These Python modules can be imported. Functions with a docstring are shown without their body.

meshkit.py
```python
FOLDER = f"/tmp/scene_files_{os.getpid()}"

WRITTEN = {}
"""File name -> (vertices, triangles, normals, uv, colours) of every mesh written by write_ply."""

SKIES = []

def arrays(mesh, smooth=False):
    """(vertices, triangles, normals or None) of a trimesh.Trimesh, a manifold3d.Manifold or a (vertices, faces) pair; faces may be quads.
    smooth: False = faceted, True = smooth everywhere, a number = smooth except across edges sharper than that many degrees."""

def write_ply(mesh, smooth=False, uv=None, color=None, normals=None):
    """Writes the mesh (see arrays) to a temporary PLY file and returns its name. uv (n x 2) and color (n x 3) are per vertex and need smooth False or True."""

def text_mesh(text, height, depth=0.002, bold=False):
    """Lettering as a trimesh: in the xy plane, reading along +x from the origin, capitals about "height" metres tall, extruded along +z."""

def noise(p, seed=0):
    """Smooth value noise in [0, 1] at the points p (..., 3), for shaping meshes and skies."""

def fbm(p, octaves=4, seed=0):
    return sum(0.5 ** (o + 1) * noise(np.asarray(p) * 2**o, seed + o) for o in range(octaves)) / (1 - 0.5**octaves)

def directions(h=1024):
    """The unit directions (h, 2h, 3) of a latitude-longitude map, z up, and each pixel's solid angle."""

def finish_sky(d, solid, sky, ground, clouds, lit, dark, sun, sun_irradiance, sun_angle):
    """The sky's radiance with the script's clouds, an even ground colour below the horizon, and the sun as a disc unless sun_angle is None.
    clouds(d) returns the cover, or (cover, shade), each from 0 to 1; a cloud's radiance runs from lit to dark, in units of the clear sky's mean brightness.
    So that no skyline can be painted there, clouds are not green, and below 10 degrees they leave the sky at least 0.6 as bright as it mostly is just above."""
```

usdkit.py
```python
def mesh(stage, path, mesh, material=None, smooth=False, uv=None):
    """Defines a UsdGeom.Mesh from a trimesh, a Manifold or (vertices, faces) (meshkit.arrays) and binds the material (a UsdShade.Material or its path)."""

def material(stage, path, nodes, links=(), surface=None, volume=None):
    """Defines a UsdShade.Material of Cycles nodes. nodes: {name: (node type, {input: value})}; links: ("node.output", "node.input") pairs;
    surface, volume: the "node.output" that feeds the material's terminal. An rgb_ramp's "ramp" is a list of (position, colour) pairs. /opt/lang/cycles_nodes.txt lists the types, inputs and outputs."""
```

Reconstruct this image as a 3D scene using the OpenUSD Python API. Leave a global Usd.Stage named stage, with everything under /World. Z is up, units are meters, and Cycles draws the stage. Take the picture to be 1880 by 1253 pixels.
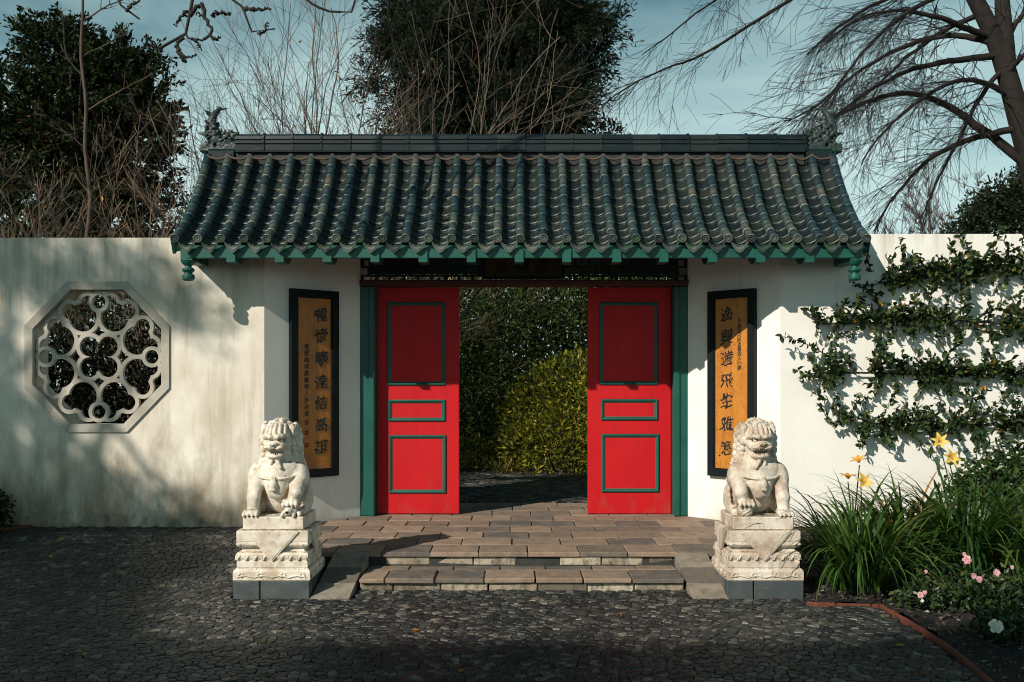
import math
import numpy as np
import trimesh
import shapely
from shapely.geometry import Polygon, Point
from scipy.spatial import Voronoi
from scipy.sparse import coo_matrix
from scipy.sparse.csgraph import connected_components
import usdkit, meshkit
from pxr import Usd, UsdGeom, UsdLux, UsdShade, Gf, Sdf, Vt

# ------------------------------------------------------------------ camera, sky, sun, exposure
stage = Usd.Stage.CreateInMemory()
UsdGeom.SetStageUpAxis(stage, 'Z')
UsdGeom.Xform.Define(stage, '/World')
F, CX, CY, H = 1828.0, 945.0, 700.0, 1.5
cam = UsdGeom.Camera.Define(stage, '/World/camera')
cam.AddTranslateOp().Set((0, 0, H))
cam.AddRotateXOp().Set(90.0)
cam.CreateHorizontalApertureAttr(36.0)
cam.CreateFocalLengthAttr(36.0 * F / 1880)
cam.CreateHorizontalApertureOffsetAttr((940 - CX) / 1880 * 36)
cam.CreateVerticalApertureOffsetAttr((CY - 626.5) / 1880 * 36)
cam.CreateClippingRangeAttr((0.05, 2000))
cam.CreateExposureAttr(0.10)

SUN = np.array([-0.555, -0.637, 0.537]); SUN /= np.linalg.norm(SUN)      # towards the sun
elev = math.asin(SUN[2]); az = math.atan2(SUN[0], SUN[1])
usdkit.material(stage, '/World/Looks/sky_look', {
    'sky': ('sky_texture', {'sky_type': 'single_scattering', 'sun_disc': False, 'sun_elevation': elev, 'sun_rotation': az, 'air_density': 1.0, 'aerosol_density': 0.8}),
    'tint': ('mix', {'mix_type': 'multiply', 'fac': 1.0, 'color2': (0.44, 1.12, 0.98)}),
    'tc': ('texture_coordinate', {}),
    'mp': ('mapping', {'scale': (1.0, 1.0, 3.2)}),
    'n': ('noise_texture', {'scale': 2.1, 'detail': 6.0, 'roughness': 0.55, 'distortion': 0.4}),
    'sx': ('separate_xyz', {}),
    'low': ('map_range', {'from_min': 0.14, 'from_max': 0.44, 'to_min': 0.42, 'to_max': -0.16, 'clamp': True}),      # cloud thickens towards the horizon all round
    'ad': ('math', {'math_type': 'add'}),
    'r': ('rgb_ramp', {'ramp': [(0.36, (0, 0, 0)), (0.85, (0.9, 0.9, 0.9))]}),
    'mx': ('mix', {'mix_type': 'mix', 'color2': (11.2, 14.8, 14.6)}),
    'bg': ('background_shader', {'strength': 0.051}),
}, [('sky.color', 'tint.color1'), ('tc.generated', 'mp.vector'), ('mp.vector', 'n.vector'), ('tc.generated', 'sx.vector'), ('sx.z', 'low.value'), ('low.result', 'ad.value1'), ('n.fac', 'ad.value2'),
    ('ad.value', 'r.fac'), ('r.color', 'mx.fac'), ('tint.color', 'mx.color1'), ('mx.color', 'bg.color')], surface='bg.background')
dome = UsdLux.DomeLight.Define(stage, '/World/sky')
UsdShade.MaterialBindingAPI.Apply(dome.GetPrim()).Bind(UsdShade.Material.Get(stage, '/World/Looks/sky_look'))
dome.GetPrim().SetCustomDataByKey('kind', 'structure')
sun = UsdLux.DistantLight.Define(stage, '/World/sun')
sun.CreateIntensityAttr(1.25)
sun.CreateAngleAttr(0.55)
sun.CreateNormalizeAttr(True)
sun.CreateColorAttr((1.0, 0.93, 0.84))
sun.AddRotateXYZOp().Set((math.degrees(math.acos(SUN[2])), 0, math.degrees(math.atan2(SUN[0], -SUN[1]))))

# ------------------------------------------------------------------ helpers
def P(px, py, D):
    """A point in the place from where it is seen and how far away it is."""
    return np.array([(px - CX) * D / F, D, H - (py - CY) * D / F])

used = {}
SEED = [100]
def numbered(path):
    n = used.get(path, 0); used[path] = n + 1
    return path if n == 0 else f'{path}_{n:03d}'

def tag(prim, label=None, cat=None, group=None, kind=None):
    for k, v in (('label', label), ('category', cat), ('group', group), ('kind', kind)):
        if v: prim.SetCustomDataByKey(k, v)
    return prim

def thing(name, label=None, cat=None, group=None, kind=None):
    p = UsdGeom.Xform.Define(stage, numbered('/World/' + name)).GetPrim()
    return tag(p, label, cat, group, kind)

def obj(name, mesh, material, parent=None, smooth=False, uv=None, **kw):
    base = str(parent.GetPath()) if parent is not None else '/World'
    if uv is None and not hasattr(mesh, 'vertices'):
        ref, inv = np.unique(np.asarray(mesh[1]), return_inverse=True); mesh = (np.asarray(mesh[0])[ref], inv.reshape(np.shape(mesh[1])))
    m = usdkit.mesh(stage, numbered(base + '/' + name), mesh, '/World/Looks/' + material, smooth=smooth, uv=uv)
    if material in ISLANDS:                                     # one random number for each separate piece of the mesh, to vary its colour
        n = len(m.GetPointsAttr().Get()); f = np.array(m.GetFaceVertexIndicesAttr().Get()).reshape(-1, 3)
        g = coo_matrix((np.ones(2 * len(f)), (np.r_[f[:, 0], f[:, 1]], np.r_[f[:, 1], f[:, 2]])), (n, n))
        k, lab = connected_components(g, directed=False)
        SEED[0] += 1; val = np.random.default_rng(SEED[0]).random(k)[lab].astype(np.float32)
        UsdGeom.PrimvarsAPI(m.GetPrim()).CreatePrimvar('piece', Sdf.ValueTypeNames.FloatArray, 'vertex').Set(Vt.FloatArray.FromNumpy(val))
    return tag(m.GetPrim(), **kw)

class MB:
    """Collects shapes into one mesh."""
    def __init__(s): s.v, s.f, s.n = [], [], 0
    def add(s, v, f):
        v = np.asarray(v, float); f = np.asarray(f, int)
        if f.shape[1] == 4: f = np.vstack([f[:, [0, 1, 2]], f[:, [0, 2, 3]]])
        s.v.append(v); s.f.append(f + s.n); s.n += len(v); return s
    def mesh(s, m): return s.add(m.vertices, m.faces)
    def box(s, x0, x1, y0, y1, z0, z1, b=0.0, jit=0.0, rng=None):
        """A box with chamfered edges."""
        if b <= 0: return s.mesh(trimesh.creation.box(bounds=[[x0, y0, z0], [x1, y1, z1]]))
        pts = []
        for sx, sy, sz in np.ndindex(2, 2, 2):
            c = np.array([(x0, x1)[sx], (y0, y1)[sy], (z0, z1)[sz]]); d = np.array([1 - 2 * sx, 1 - 2 * sy, 1 - 2 * sz]) * b
            j = rng.normal(0, jit, 3) if jit else 0
            pts += [c + d * (0, 1, 1) + j, c + d * (1, 0, 1) + j, c + d * (1, 1, 0) + j]
        return s.mesh(trimesh.convex.convex_hull(np.array(pts)))
    def extrude(s, poly, T, depth):
        """A shapely polygon extruded by depth; T maps its (x, y, z) to the place."""
        for g in getattr(poly, 'geoms', [poly]):
            if g.is_empty or g.area < 1e-9: continue
            m = trimesh.creation.extrude_polygon(g, depth, engine='earcut'); m.apply_transform(T); s.mesh(m)
        return s
    def lathe(s, prof, origin, n=20):
        prof = np.asarray(prof, float); a = np.linspace(0, 2 * np.pi, n, endpoint=False)
        v = np.stack([np.outer(prof[:, 0], np.cos(a)), np.outer(prof[:, 0], np.sin(a)), np.repeat(prof[:, 1:2], n, 1)], -1).reshape(-1, 3) + origin
        f = [[i * n + j, i * n + (j + 1) % n, (i + 1) * n + (j + 1) % n, (i + 1) * n + j] for i in range(len(prof) - 1) for j in range(n)]
        return s.add(v, f)
    def out(s): return (np.vstack(s.v), np.vstack(s.f))

def grid_faces(nu, nv):
    i = np.arange(nu - 1)[:, None] * nv + np.arange(nv - 1)[None]
    return np.stack([i, i + 1, i + nv + 1, i + nv], -1).reshape(-1, 4)

def tubes(lines, sides=4):
    """Round tapering tubes along polylines [(points, radii)], joined."""
    V, Fc, n = [], [], 0
    ang = np.linspace(0, 2 * np.pi, sides, endpoint=False)
    ca, sa = np.cos(ang)[None, :, None], np.sin(ang)[None, :, None]
    cache = {}
    for pts, rad in lines:
        k = len(pts); t = np.gradient(pts, axis=0); t /= np.maximum(np.linalg.norm(t, axis=1, keepdims=True), 1e-9)
        m = t.mean(0); ref = np.array([1., 0, 0]) if abs(m[0]) < 0.6 else np.array([0, 1., 0])
        a = np.cross(t, ref); a /= np.maximum(np.linalg.norm(a, axis=1, keepdims=True), 1e-9); b = np.cross(t, a)
        V.append((pts[:, None] + np.asarray(rad)[:, None, None] * (ca * a[:, None] + sa * b[:, None])).reshape(-1, 3))
        if k not in cache:
            i = np.arange(k - 1)[:, None] * sides; j = np.arange(sides)[None]; j2 = (j + 1) % sides
            q = np.stack([i + j, i + j2, i + sides + j2, i + sides + j], -1).reshape(-1, 4)
            cache[k] = np.vstack([q[:, [0, 2, 1]], q[:, [0, 3, 2]]])
        Fc.append(cache[k] + n); n += k * sides
    return (np.vstack(V), np.vstack(Fc))

def unit(v): return v / max(np.linalg.norm(v), 1e-9)

def spline(pts, n):
    """A smooth curve through the points."""
    from scipy.interpolate import CubicSpline
    pts = np.asarray(pts, float); d = np.r_[0, np.cumsum(np.linalg.norm(np.diff(pts, axis=0), axis=1))]
    return CubicSpline(d, pts)(np.linspace(0, d[-1], n))

def grow(rng, start, direction, length, r, depth, out, wander=0.12, up=0.05, kids=(5, 8), angle=(0.4, 0.9), shrink=0.55, seg=0.12, rtip=0.35, first=0.25, kid_up=None, minr=0.0012):
    """One branch with its side branches, appended to out as (points, radii, depth)."""
    n = max(3, int(length / seg) + 1); d = unit(np.array(direction, float)); p = np.array(start, float); pts = [p]; dirs = [d]
    for _ in range(n - 1):
        d = unit(d + rng.normal(0, wander, 3) + np.array([0, 0, up])); p = p + d * length / (n - 1); pts.append(p); dirs.append(d)
    pts = np.array(pts); rad = np.maximum(np.linspace(r, r * rtip, n), minr); out.append((pts, rad, depth))
    if depth <= 0: return
    for k in range(rng.integers(kids[0], kids[1] + 1)):
        s = first + (1 - first) * rng.random() ** 0.8; i = min(n - 2, int(s * (n - 1)))
        side = unit(np.cross(dirs[i], rng.normal(size=3))); a = rng.uniform(*angle)
        grow(rng, pts[i], dirs[i] * math.cos(a) + side * math.sin(a), length * shrink * rng.uniform(0.55, 1.15) * (1.1 - 0.5 * s), rad[i] * 0.62, depth - 1, out,
             wander, up if kid_up is None else kid_up, kids, angle, shrink, seg, rtip, first, kid_up, minr)

def leaves(rng, pts, size, aim=None, spread=1.0, fold=0.25, width=0.42, n=1, detail=False):
    """Leaf blades at the points: folded diamonds, or six-sided leaves with a midrib when detail is set."""
    pts = np.repeat(np.asarray(pts, float), n, axis=0); N = len(pts)
    d = rng.normal(size=(N, 3)) * spread + (0 if aim is None else np.broadcast_to(aim, (N, 3)) if np.ndim(aim) == 1 else np.repeat(aim, n, axis=0))
    d /= np.linalg.norm(d, axis=1, keepdims=True)
    s = np.cross(d, rng.normal(size=(N, 3))); s /= np.linalg.norm(s, axis=1, keepdims=True); u = np.cross(s, d)
    L = (size * rng.uniform(0.65, 1.25, N))[:, None]; w = L * width
    if not detail:
        v = np.stack([pts, pts + d * L * 0.5 + s * w * 0.5 + u * w * fold, pts + d * L, pts + d * L * 0.5 - s * w * 0.5 + u * w * fold], 1)
        f = np.array([[0, 1, 2], [0, 2, 3]])
    else:
        a, b = 0.28, 0.66; h = u * w * fold
        v = np.stack([pts, pts + d * L * a + s * w * .46 + h, pts + d * L * b + s * w * .40 + h, pts + d * L - u * L * .12,
                      pts + d * L * b - s * w * .40 + h, pts + d * L * a - s * w * .46 + h, pts + d * L * .48 + u * L * .03], 1)
        f = np.array([[6, 0, 1], [6, 1, 2], [6, 2, 3], [6, 3, 4], [6, 4, 5], [6, 5, 0]])
    k = v.shape[1]
    return v.reshape(-1, 3), (f[None] + (np.arange(N) * k)[:, None, None]).reshape(-1, 3), k, len(f)

def blob_points(rng, N, lumps, shell=0.45):
    """Points spread in the outer part of a set of ellipsoids (centre, radii)."""
    w = np.array([np.prod(r) ** (2 / 3) for _, r in lumps]); which = rng.choice(len(lumps), N, p=w / w.sum())
    d = rng.normal(size=(N, 3)); d /= np.linalg.norm(d, axis=1, keepdims=True)
    rr = (1 - shell * rng.random(N) ** 1.5)[:, None]
    c = np.array([l[0] for l in lumps])[which]; r = np.array([l[1] for l in lumps])[which]
    return c + d * r * rr, d

# ------------------------------------------------------------------ materials
ISLANDS = set()
def look(name, ramp, scale=6.0, rough=0.6, bump=0.0, bscale=60.0, detail=5.0, random=None, stretch=None, spec=0.4, uvramp=None, stain=None, leaf=0.0, coat=0.0, dist=0.004, rrange=None):
    """A principled surface whose colour runs through noise; random = 'object' or 'island' shifts the colour from piece to piece."""
    n = {'g': ('geometry', {}), 'm': ('mapping', {'scale': stretch or (1, 1, 1)}), 'n': ('noise_texture', {'scale': scale, 'detail': detail, 'roughness': 0.6}),
         'r': ('rgb_ramp', {'ramp': ramp}), 'p': ('principled_bsdf', {'roughness': rough, 'specular_ior_level': spec, 'coat_weight': coat, 'coat_roughness': 0.25})}
    l = [('g.position', 'm.vector'), ('m.vector', 'n.vector')]
    fac = 'n.fac'
    if random:
        if random == 'object': n['oi'] = ('object_info', {}); src = 'oi.random'
        else: n['at'] = ('attribute', {'attribute': 'piece'}); src = 'at.fac'; ISLANDS.add(name)
        n['mr'] = ('math', {'math_type': 'multiply_add', 'value2': 0.9, 'value3': -0.45 })
        n['ad'] = ('math', {'math_type': 'add', 'use_clamp': True})
        l += [(src, 'mr.value1'), ('mr.value', 'ad.value1'), ('n.fac', 'ad.value2')]; fac = 'ad.value'
    l.append((fac, 'r.fac')); col = 'r.color'
    if uvramp:
        n['uv'] = ('uvmap', {'attribute': 'st'}); n['sx'] = ('separate_xyz', {}); n['ur'] = ('rgb_ramp', {'ramp': uvramp})
        n['um'] = ('mix', {'mix_type': 'multiply', 'fac': 1.0})
        l += [('uv.UV', 'sx.vector'), ('sx.y', 'ur.fac'), (col, 'um.color1'), ('ur.color', 'um.color2')]; col = 'um.color'
    for i, st in enumerate(stain or []):
        # st: colour, noise scale, stretch, ramp of the cover, optional (axis, from, to) height range
        c, sc, stx, rp = st[:4]
        n[f's{i}m'] = ('mapping', {'scale': stx}); n[f's{i}n'] = ('noise_texture', {'scale': sc, 'detail': 6.0, 'roughness': 0.62}); n[f's{i}r'] = ('rgb_ramp', {'ramp': [(a, (b, b, b)) for a, b in rp]})
        n[f's{i}x'] = ('mix', {'mix_type': 'mix', 'color2': c})
        l += [('g.position', f's{i}m.vector'), (f's{i}m.vector', f's{i}n.vector')]
        if len(st) > 4:
            n[f's{i}p'] = ('separate_xyz', {}); n[f's{i}h'] = ('map_range', {'from_min': st[5], 'from_max': st[6], 'to_min': 0.0, 'to_max': st[7], 'clamp': True}); n[f's{i}a'] = ('math', {'math_type': 'add'})
            l += [('g.position' if st[4] != 'nz' else 'g.normal', f's{i}p.vector'), (f's{i}p.z', f's{i}h.value'), (f's{i}h.result', f's{i}a.value1'), (f's{i}n.fac', f's{i}a.value2'), (f's{i}a.value', f's{i}r.fac')]
        else: l.append((f's{i}n.fac', f's{i}r.fac'))
        l += [(col, f's{i}x.color1'), (f's{i}r.color', f's{i}x.fac')]; col = f's{i}x.color'
    l.append((col, 'p.base_color'))
    if rrange:
        n['rr'] = ('map_range', {'from_min': 0.3, 'from_max': 0.7, 'to_min': rrange[0], 'to_max': rrange[1]}); l += [('n.fac', 'rr.value'), ('rr.result', 'p.roughness')]
    if bump:
        n['bn'] = ('noise_texture', {'scale': bscale, 'detail': 4.0}); n['b'] = ('bump', {'strength': bump, 'distance': dist})
        l += [('g.position', 'bn.vector'), ('bn.fac', 'b.height'), ('b.normal', 'p.normal')]
    surf = 'p.BSDF'
    if leaf:
        n['t'] = ('translucent_bsdf', {}); n['lg'] = ('mix', {'mix_type': 'multiply', 'fac': 1.0, 'color2': (1.5, 1.6, 0.5)}); n['x'] = ('mix_closure', {'fac': leaf})
        l += [(col, 'lg.color1'), ('lg.color', 't.color'), ('p.BSDF', 'x.closure1'), ('t.BSDF', 'x.closure2')]; surf = 'x.closure'
    usdkit.material(stage, '/World/Looks/' + name, n, l, surface=surf)

def two(a, b): return [(0.3, a), (0.7, b)]
wall_grime = (0.16, 0.14, 0.105)
look('stucco', two((0.66, 0.59, 0.48), (0.80, 0.745, 0.65)), 2.2, 0.85, 0.35, 70, stain=[
    ((0.44, 0.345, 0.235), 1.7, (1.0, 1.0, 0.6), [(0.42, 0.0), (0.68, 0.65)]),
    ((0.30, 0.255, 0.19), 4.0, (2.6, 1.0, 0.25), [(0.50, 0.0), (0.78, 0.6)], 'z', 1.9, 2.8, 0.16),
    ((0.24, 0.185, 0.125), 3.0, (1.6, 1.0, 0.6), [(0.60, 0.0), (0.95, 0.9)], 'z', 1.15, 0.25, 0.42),
    ((0.10, 0.09, 0.065), 14.0, (1.0, 1.0, 1.0), [(0.80, 0.0), (1.0, 0.8)], 'z', 0.75, 0.2, 0.35)], spec=0.25)
look('stucco_clean', two((0.72, 0.69, 0.62), (0.80, 0.78, 0.72)), 2.0, 0.85, 0.3, 80, stain=[
    ((0.52, 0.46, 0.36), 1.3, (1.0, 1.0, 0.5), [(0.55, 0.0), (0.8, 0.35)]),
    ((0.42, 0.32, 0.22), 3.0, (4.0, 1.0, 0.22), [(0.62, 0.0), (0.90, 0.6)], 'z', 2.5, 2.8, 0.22),
    ((0.40, 0.31, 0.22), 4.0, (1.5, 1.0, 0.8), [(0.70, 0.0), (1.05, 0.6)], 'z', 0.75, 0.2, 0.35)], spec=0.25)
look('coping', two((0.50, 0.46, 0.38), (0.66, 0.62, 0.54)), 4, 0.85, 0.4, 50)
look('cast_stone', two((0.34, 0.30, 0.24), (0.50, 0.46, 0.385)), 5, 0.8, 0.4, 60, stain=[((0.18, 0.14, 0.10), 7.0, (2, 1, .5), [(0.58, 0.0), (0.8, 0.6)])])
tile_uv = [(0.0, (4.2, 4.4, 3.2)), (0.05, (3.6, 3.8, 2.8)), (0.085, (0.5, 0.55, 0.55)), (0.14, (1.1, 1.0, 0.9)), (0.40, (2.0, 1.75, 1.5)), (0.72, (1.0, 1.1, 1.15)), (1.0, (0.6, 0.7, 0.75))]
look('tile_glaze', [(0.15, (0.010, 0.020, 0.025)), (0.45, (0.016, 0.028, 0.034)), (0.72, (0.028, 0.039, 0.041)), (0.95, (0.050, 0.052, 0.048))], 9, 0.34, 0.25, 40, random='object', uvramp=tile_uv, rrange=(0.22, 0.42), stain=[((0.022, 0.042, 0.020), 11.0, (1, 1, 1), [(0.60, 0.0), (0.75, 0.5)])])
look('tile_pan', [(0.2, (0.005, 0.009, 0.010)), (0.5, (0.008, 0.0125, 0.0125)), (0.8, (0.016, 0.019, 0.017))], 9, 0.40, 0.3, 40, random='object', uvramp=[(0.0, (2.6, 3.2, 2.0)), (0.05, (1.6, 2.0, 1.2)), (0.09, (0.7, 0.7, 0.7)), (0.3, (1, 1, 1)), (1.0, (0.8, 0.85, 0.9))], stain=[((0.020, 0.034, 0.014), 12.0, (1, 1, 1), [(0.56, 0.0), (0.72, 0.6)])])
look('tile_patina', [(0.2, (0.016, 0.024, 0.023)), (0.5, (0.042, 0.056, 0.048)), (0.8, (0.085, 0.10, 0.085))], 30, 0.6, 0.9, 85, random='object', dist=0.006, stain=[((0.022, 0.085, 0.028), 7.0, (1, 1, 1), [(0.50, 0.0), (0.66, 0.75)])])
look('tile_stuff', two((0.02, 0.032, 0.036), (0.05, 0.055, 0.05)), 9, 0.4)
look('ridge_glaze', [(0.2, (0.004, 0.009, 0.010)), (0.5, (0.007, 0.013, 0.014)), (0.8, (0.016, 0.022, 0.021))], 8, 0.36, 0.3, 40, random='object', stretch=(0.5, 2, 3), stain=[((0.05, 0.062, 0.048), 16.0, (.4, 1, 2), [(0.56, 0.0), (0.75, 0.5)])])
look('mortar', two((0.05, 0.036, 0.026), (0.12, 0.080, 0.055)), 14, 0.9, 0.7, 60)
look('mortar_dark', two((0.018, 0.020, 0.018), (0.042, 0.042, 0.036)), 12, 0.8, 0.6, 60)
look('ornament_glaze', two((0.012, 0.022, 0.022), (0.034, 0.045, 0.040)), 25, 0.48, 0.5, 90, stain=[((0.03, 0.13, 0.07), 6.0, (1, 1, 1), [(0.54, 0.0), (0.7, 0.7)])])
look('green_paint', two((0.006, 0.066, 0.048), (0.011, 0.090, 0.066)), 3, 0.42, 0.15, 30, stain=[((0.025, 0.115, 0.09), 9.0, (2, 2, .6), [(0.6, 0.0), (0.8, 0.5)])])
look('green_paint_deep', two((0.005, 0.050, 0.040), (0.008, 0.068, 0.054)), 3, 0.45, 0.15, 30)
look('red_paint', two((0.44, 0.005, 0.009), (0.50, 0.010, 0.013)), 1.6, 0.5, 0.12, 24, spec=0.22, stain=[((0.33, 0.008, 0.011), 2.2, (5, 1, .35), [(0.50, 0.0), (0.72, 0.55)]), ((0.30, 0.06, 0.045), 7.0, (1, 1, .7), [(0.72, 0.0), (0.98, 0.6)], 'z', 0.75, 0.2, 0.28), ((0.42, 0.012, 0.015), 3.0, (1, 1, .5), [(0.55, 0.0), (0.8, 0.5)]), ((0.5, 0.3, 0.27), 60.0, (1, 1, 1), [(0.73, 0.0), (0.78, 0.5)])])
look('dark_wood', two((0.018, 0.012, 0.009), (0.040, 0.022, 0.016)), 8, 0.55, 0.2, 40, stretch=(.3, 1, 4))
look('red_wood', two((0.06, 0.012, 0.010), (0.10, 0.02, 0.016)), 8, 0.55, 0.2, 40, stretch=(.3, 1, 4))
look('black_lacquer', two((0.004, 0.007, 0.008), (0.009, 0.012, 0.013)), 8, 0.5, 0.15, 40, spec=0.15)
look('gold_leaf', [(0.25, (0.29, 0.095, 0.010)), (0.5, (0.46, 0.165, 0.014)), (0.75, (0.54, 0.21, 0.020))], 4, 0.42, 0.3, 120, stretch=(1.3, 1.3, .8), stain=[((0.14, 0.06, 0.015), 45.0, (1, 1, 1), [(0.54, 0.0), (0.68, 0.75)]), ((0.25, 0.06, 0.012), 9.0, (1.5, 1, .5), [(0.50, 0.0), (0.72, 0.6)])], spec=0.6)
look('old_gold', two((0.05, 0.035, 0.012), (0.09, 0.06, 0.02)), 6, 0.6, 0.2, 80)
look('ink', two((0.006, 0.011, 0.012), (0.012, 0.018, 0.018)), 20, 0.5)
look('seal_red', two((0.16, 0.012, 0.012), (0.24, 0.02, 0.016)), 20, 0.6)
look('marble', [(0.25, (0.52, 0.44, 0.34)), (0.5, (0.68, 0.605, 0.495)), (0.75, (0.76, 0.705, 0.61))], 7, 0.6, 0.6, 95, stain=[
    ((0.36, 0.25, 0.155), 8.0, (1, 1, 1), [(0.47, 0.0), (0.70, 0.75)]),
    ((0.27, 0.17, 0.095), 22.0, (1, 1, .6), [(0.55, 0.0), (0.72, 0.6)]),
    ((0.09, 0.075, 0.055), 38.0, (1, 1, 1), [(0.86, 0.0), (0.98, 0.9)], 'nz', 0.25, 0.95, 0.40)])
look('marble_worn', [(0.25, (0.40, 0.32, 0.23)), (0.5, (0.58, 0.50, 0.40)), (0.75, (0.70, 0.66, 0.58))], 6, 0.65, 0.7, 80, stain=[
    ((0.28, 0.18, 0.105), 9.0, (1, 1, .7), [(0.44, 0.0), (0.66, 0.8)]),
    ((0.12, 0.09, 0.06), 24.0, (1, 1, 1), [(0.58, 0.0), (0.74, 0.6)]),
    ((0.08, 0.065, 0.045), 34.0, (1, 1, 1), [(0.80, 0.0), (0.96, 0.85)], 'nz', 0.25, 0.95, 0.34)])
look('slate', [(0.25, (0.045, 0.055, 0.055)), (0.5, (0.075, 0.085, 0.08)), (0.8, (0.13, 0.135, 0.12))], 6, 0.65, 0.4, 40, random='object', stain=[((0.22, 0.20, 0.16), 9.0, (1, 1, 3), [(0.60, 0.0), (0.75, 0.5)])])
look('paver', [(0.06, (0.095, 0.085, 0.072)), (0.20, (0.16, 0.122, 0.092)), (0.5, (0.215, 0.150, 0.105)), (0.75, (0.255, 0.180, 0.125)), (0.95, (0.29, 0.205, 0.14))], 7, 0.8, 0.7, 45, random='object', stain=[((0.10, 0.08, 0.06), 12.0, (1, 1, 1), [(0.47, 0.0), (0.70, 0.6)])])
look('ramp_stone', [(0.2, (0.12, 0.105, 0.082)), (0.5, (0.19, 0.16, 0.122)), (0.8, (0.25, 0.21, 0.16))], 8, 0.8, 0.7, 45, random='object', stain=[((0.07, 0.06, 0.045), 12.0, (1, 1, 1), [(0.46, 0.0), (0.68, 0.6)])])
look('riser_stone', [(0.2, (0.12, 0.10, 0.07)), (0.5, (0.27, 0.22, 0.155)), (0.8, (0.40, 0.34, 0.25))], 12, 0.8, 0.6, 60, random='object', stain=[((0.05, 0.045, 0.035), 20.0, (1, 1, .5), [(0.48, 0.0), (0.66, 0.85)])])
cob = [(0.05, (0.0075, 0.009, 0.009)), (0.3, (0.015, 0.017, 0.0165)), (0.6, (0.026, 0.028, 0.0255)), (0.85, (0.053, 0.048, 0.040)), (1.0, (0.155, 0.132, 0.102))]
look('cobble', cob, 9, 0.55, 0.6, 45, random='object')
look('cobble_many', cob, 9, 0.55, 0.6, 45, random='island')
look('earth', two((0.012, 0.011, 0.009), (0.026, 0.022, 0.017)), 6, 0.95, 0.6, 30)
look('soil', two((0.003, 0.0026, 0.002), (0.011, 0.009, 0.007)), 22, 0.95, 0.9, 60)
look('crumbs', [(0.1, (0.03, 0.022, 0.016)), (0.6, (0.045, 0.034, 0.024)), (0.9, (0.13, 0.10, 0.07)), (1.0, (0.30, 0.26, 0.2))], 30, 0.9, random='island')
look('edging', two((0.085, 0.022, 0.012), (0.15, 0.042, 0.020)), 12, 0.8, 0.4, 50)
look('bark_dark', two((0.012, 0.010, 0.008), (0.036, 0.030, 0.023)), 18, 0.9, 0.7, 60, stain=[((0.07, 0.075, 0.05), 6.0, (1, 1, 1), [(0.58, 0.0), (0.75, 0.6)])])
look('bark_birch', two((0.006, 0.005, 0.004), (0.020, 0.013, 0.009)), 12, 0.9, 0.6, 40)
look('bark_tan', two((0.10, 0.07, 0.044), (0.30, 0.21, 0.14)), 8, 0.8, random='island')
look('bark_grey', two((0.05, 0.04, 0.031), (0.17, 0.135, 0.10)), 8, 0.85, random='island')
look('bark_brown', two((0.022, 0.015, 0.010), (0.085, 0.055, 0.036)), 8, 0.85, random='island')
def leaf_look(name, a, b, c, rough=0.42, leaf=0.25, spec=0.4): look(name, [(0.1, a), (0.5, b), (0.9, c)], 3, rough, random='island', leaf=leaf, spec=spec)
leaf_look('leaf_camellia', (0.010, 0.024, 0.009), (0.023, 0.046, 0.014), (0.075, 0.10, 0.026), 0.36, 0.18, 0.35)
leaf_look('leaf_yellowed', (0.30, 0.18, 0.02), (0.40, 0.22, 0.03), (0.45, 0.16, 0.02))
leaf_look('leaf_evergreen', (0.004, 0.009, 0.004), (0.009, 0.018, 0.007), (0.036, 0.048, 0.013), 0.55, spec=0.2)
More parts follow.
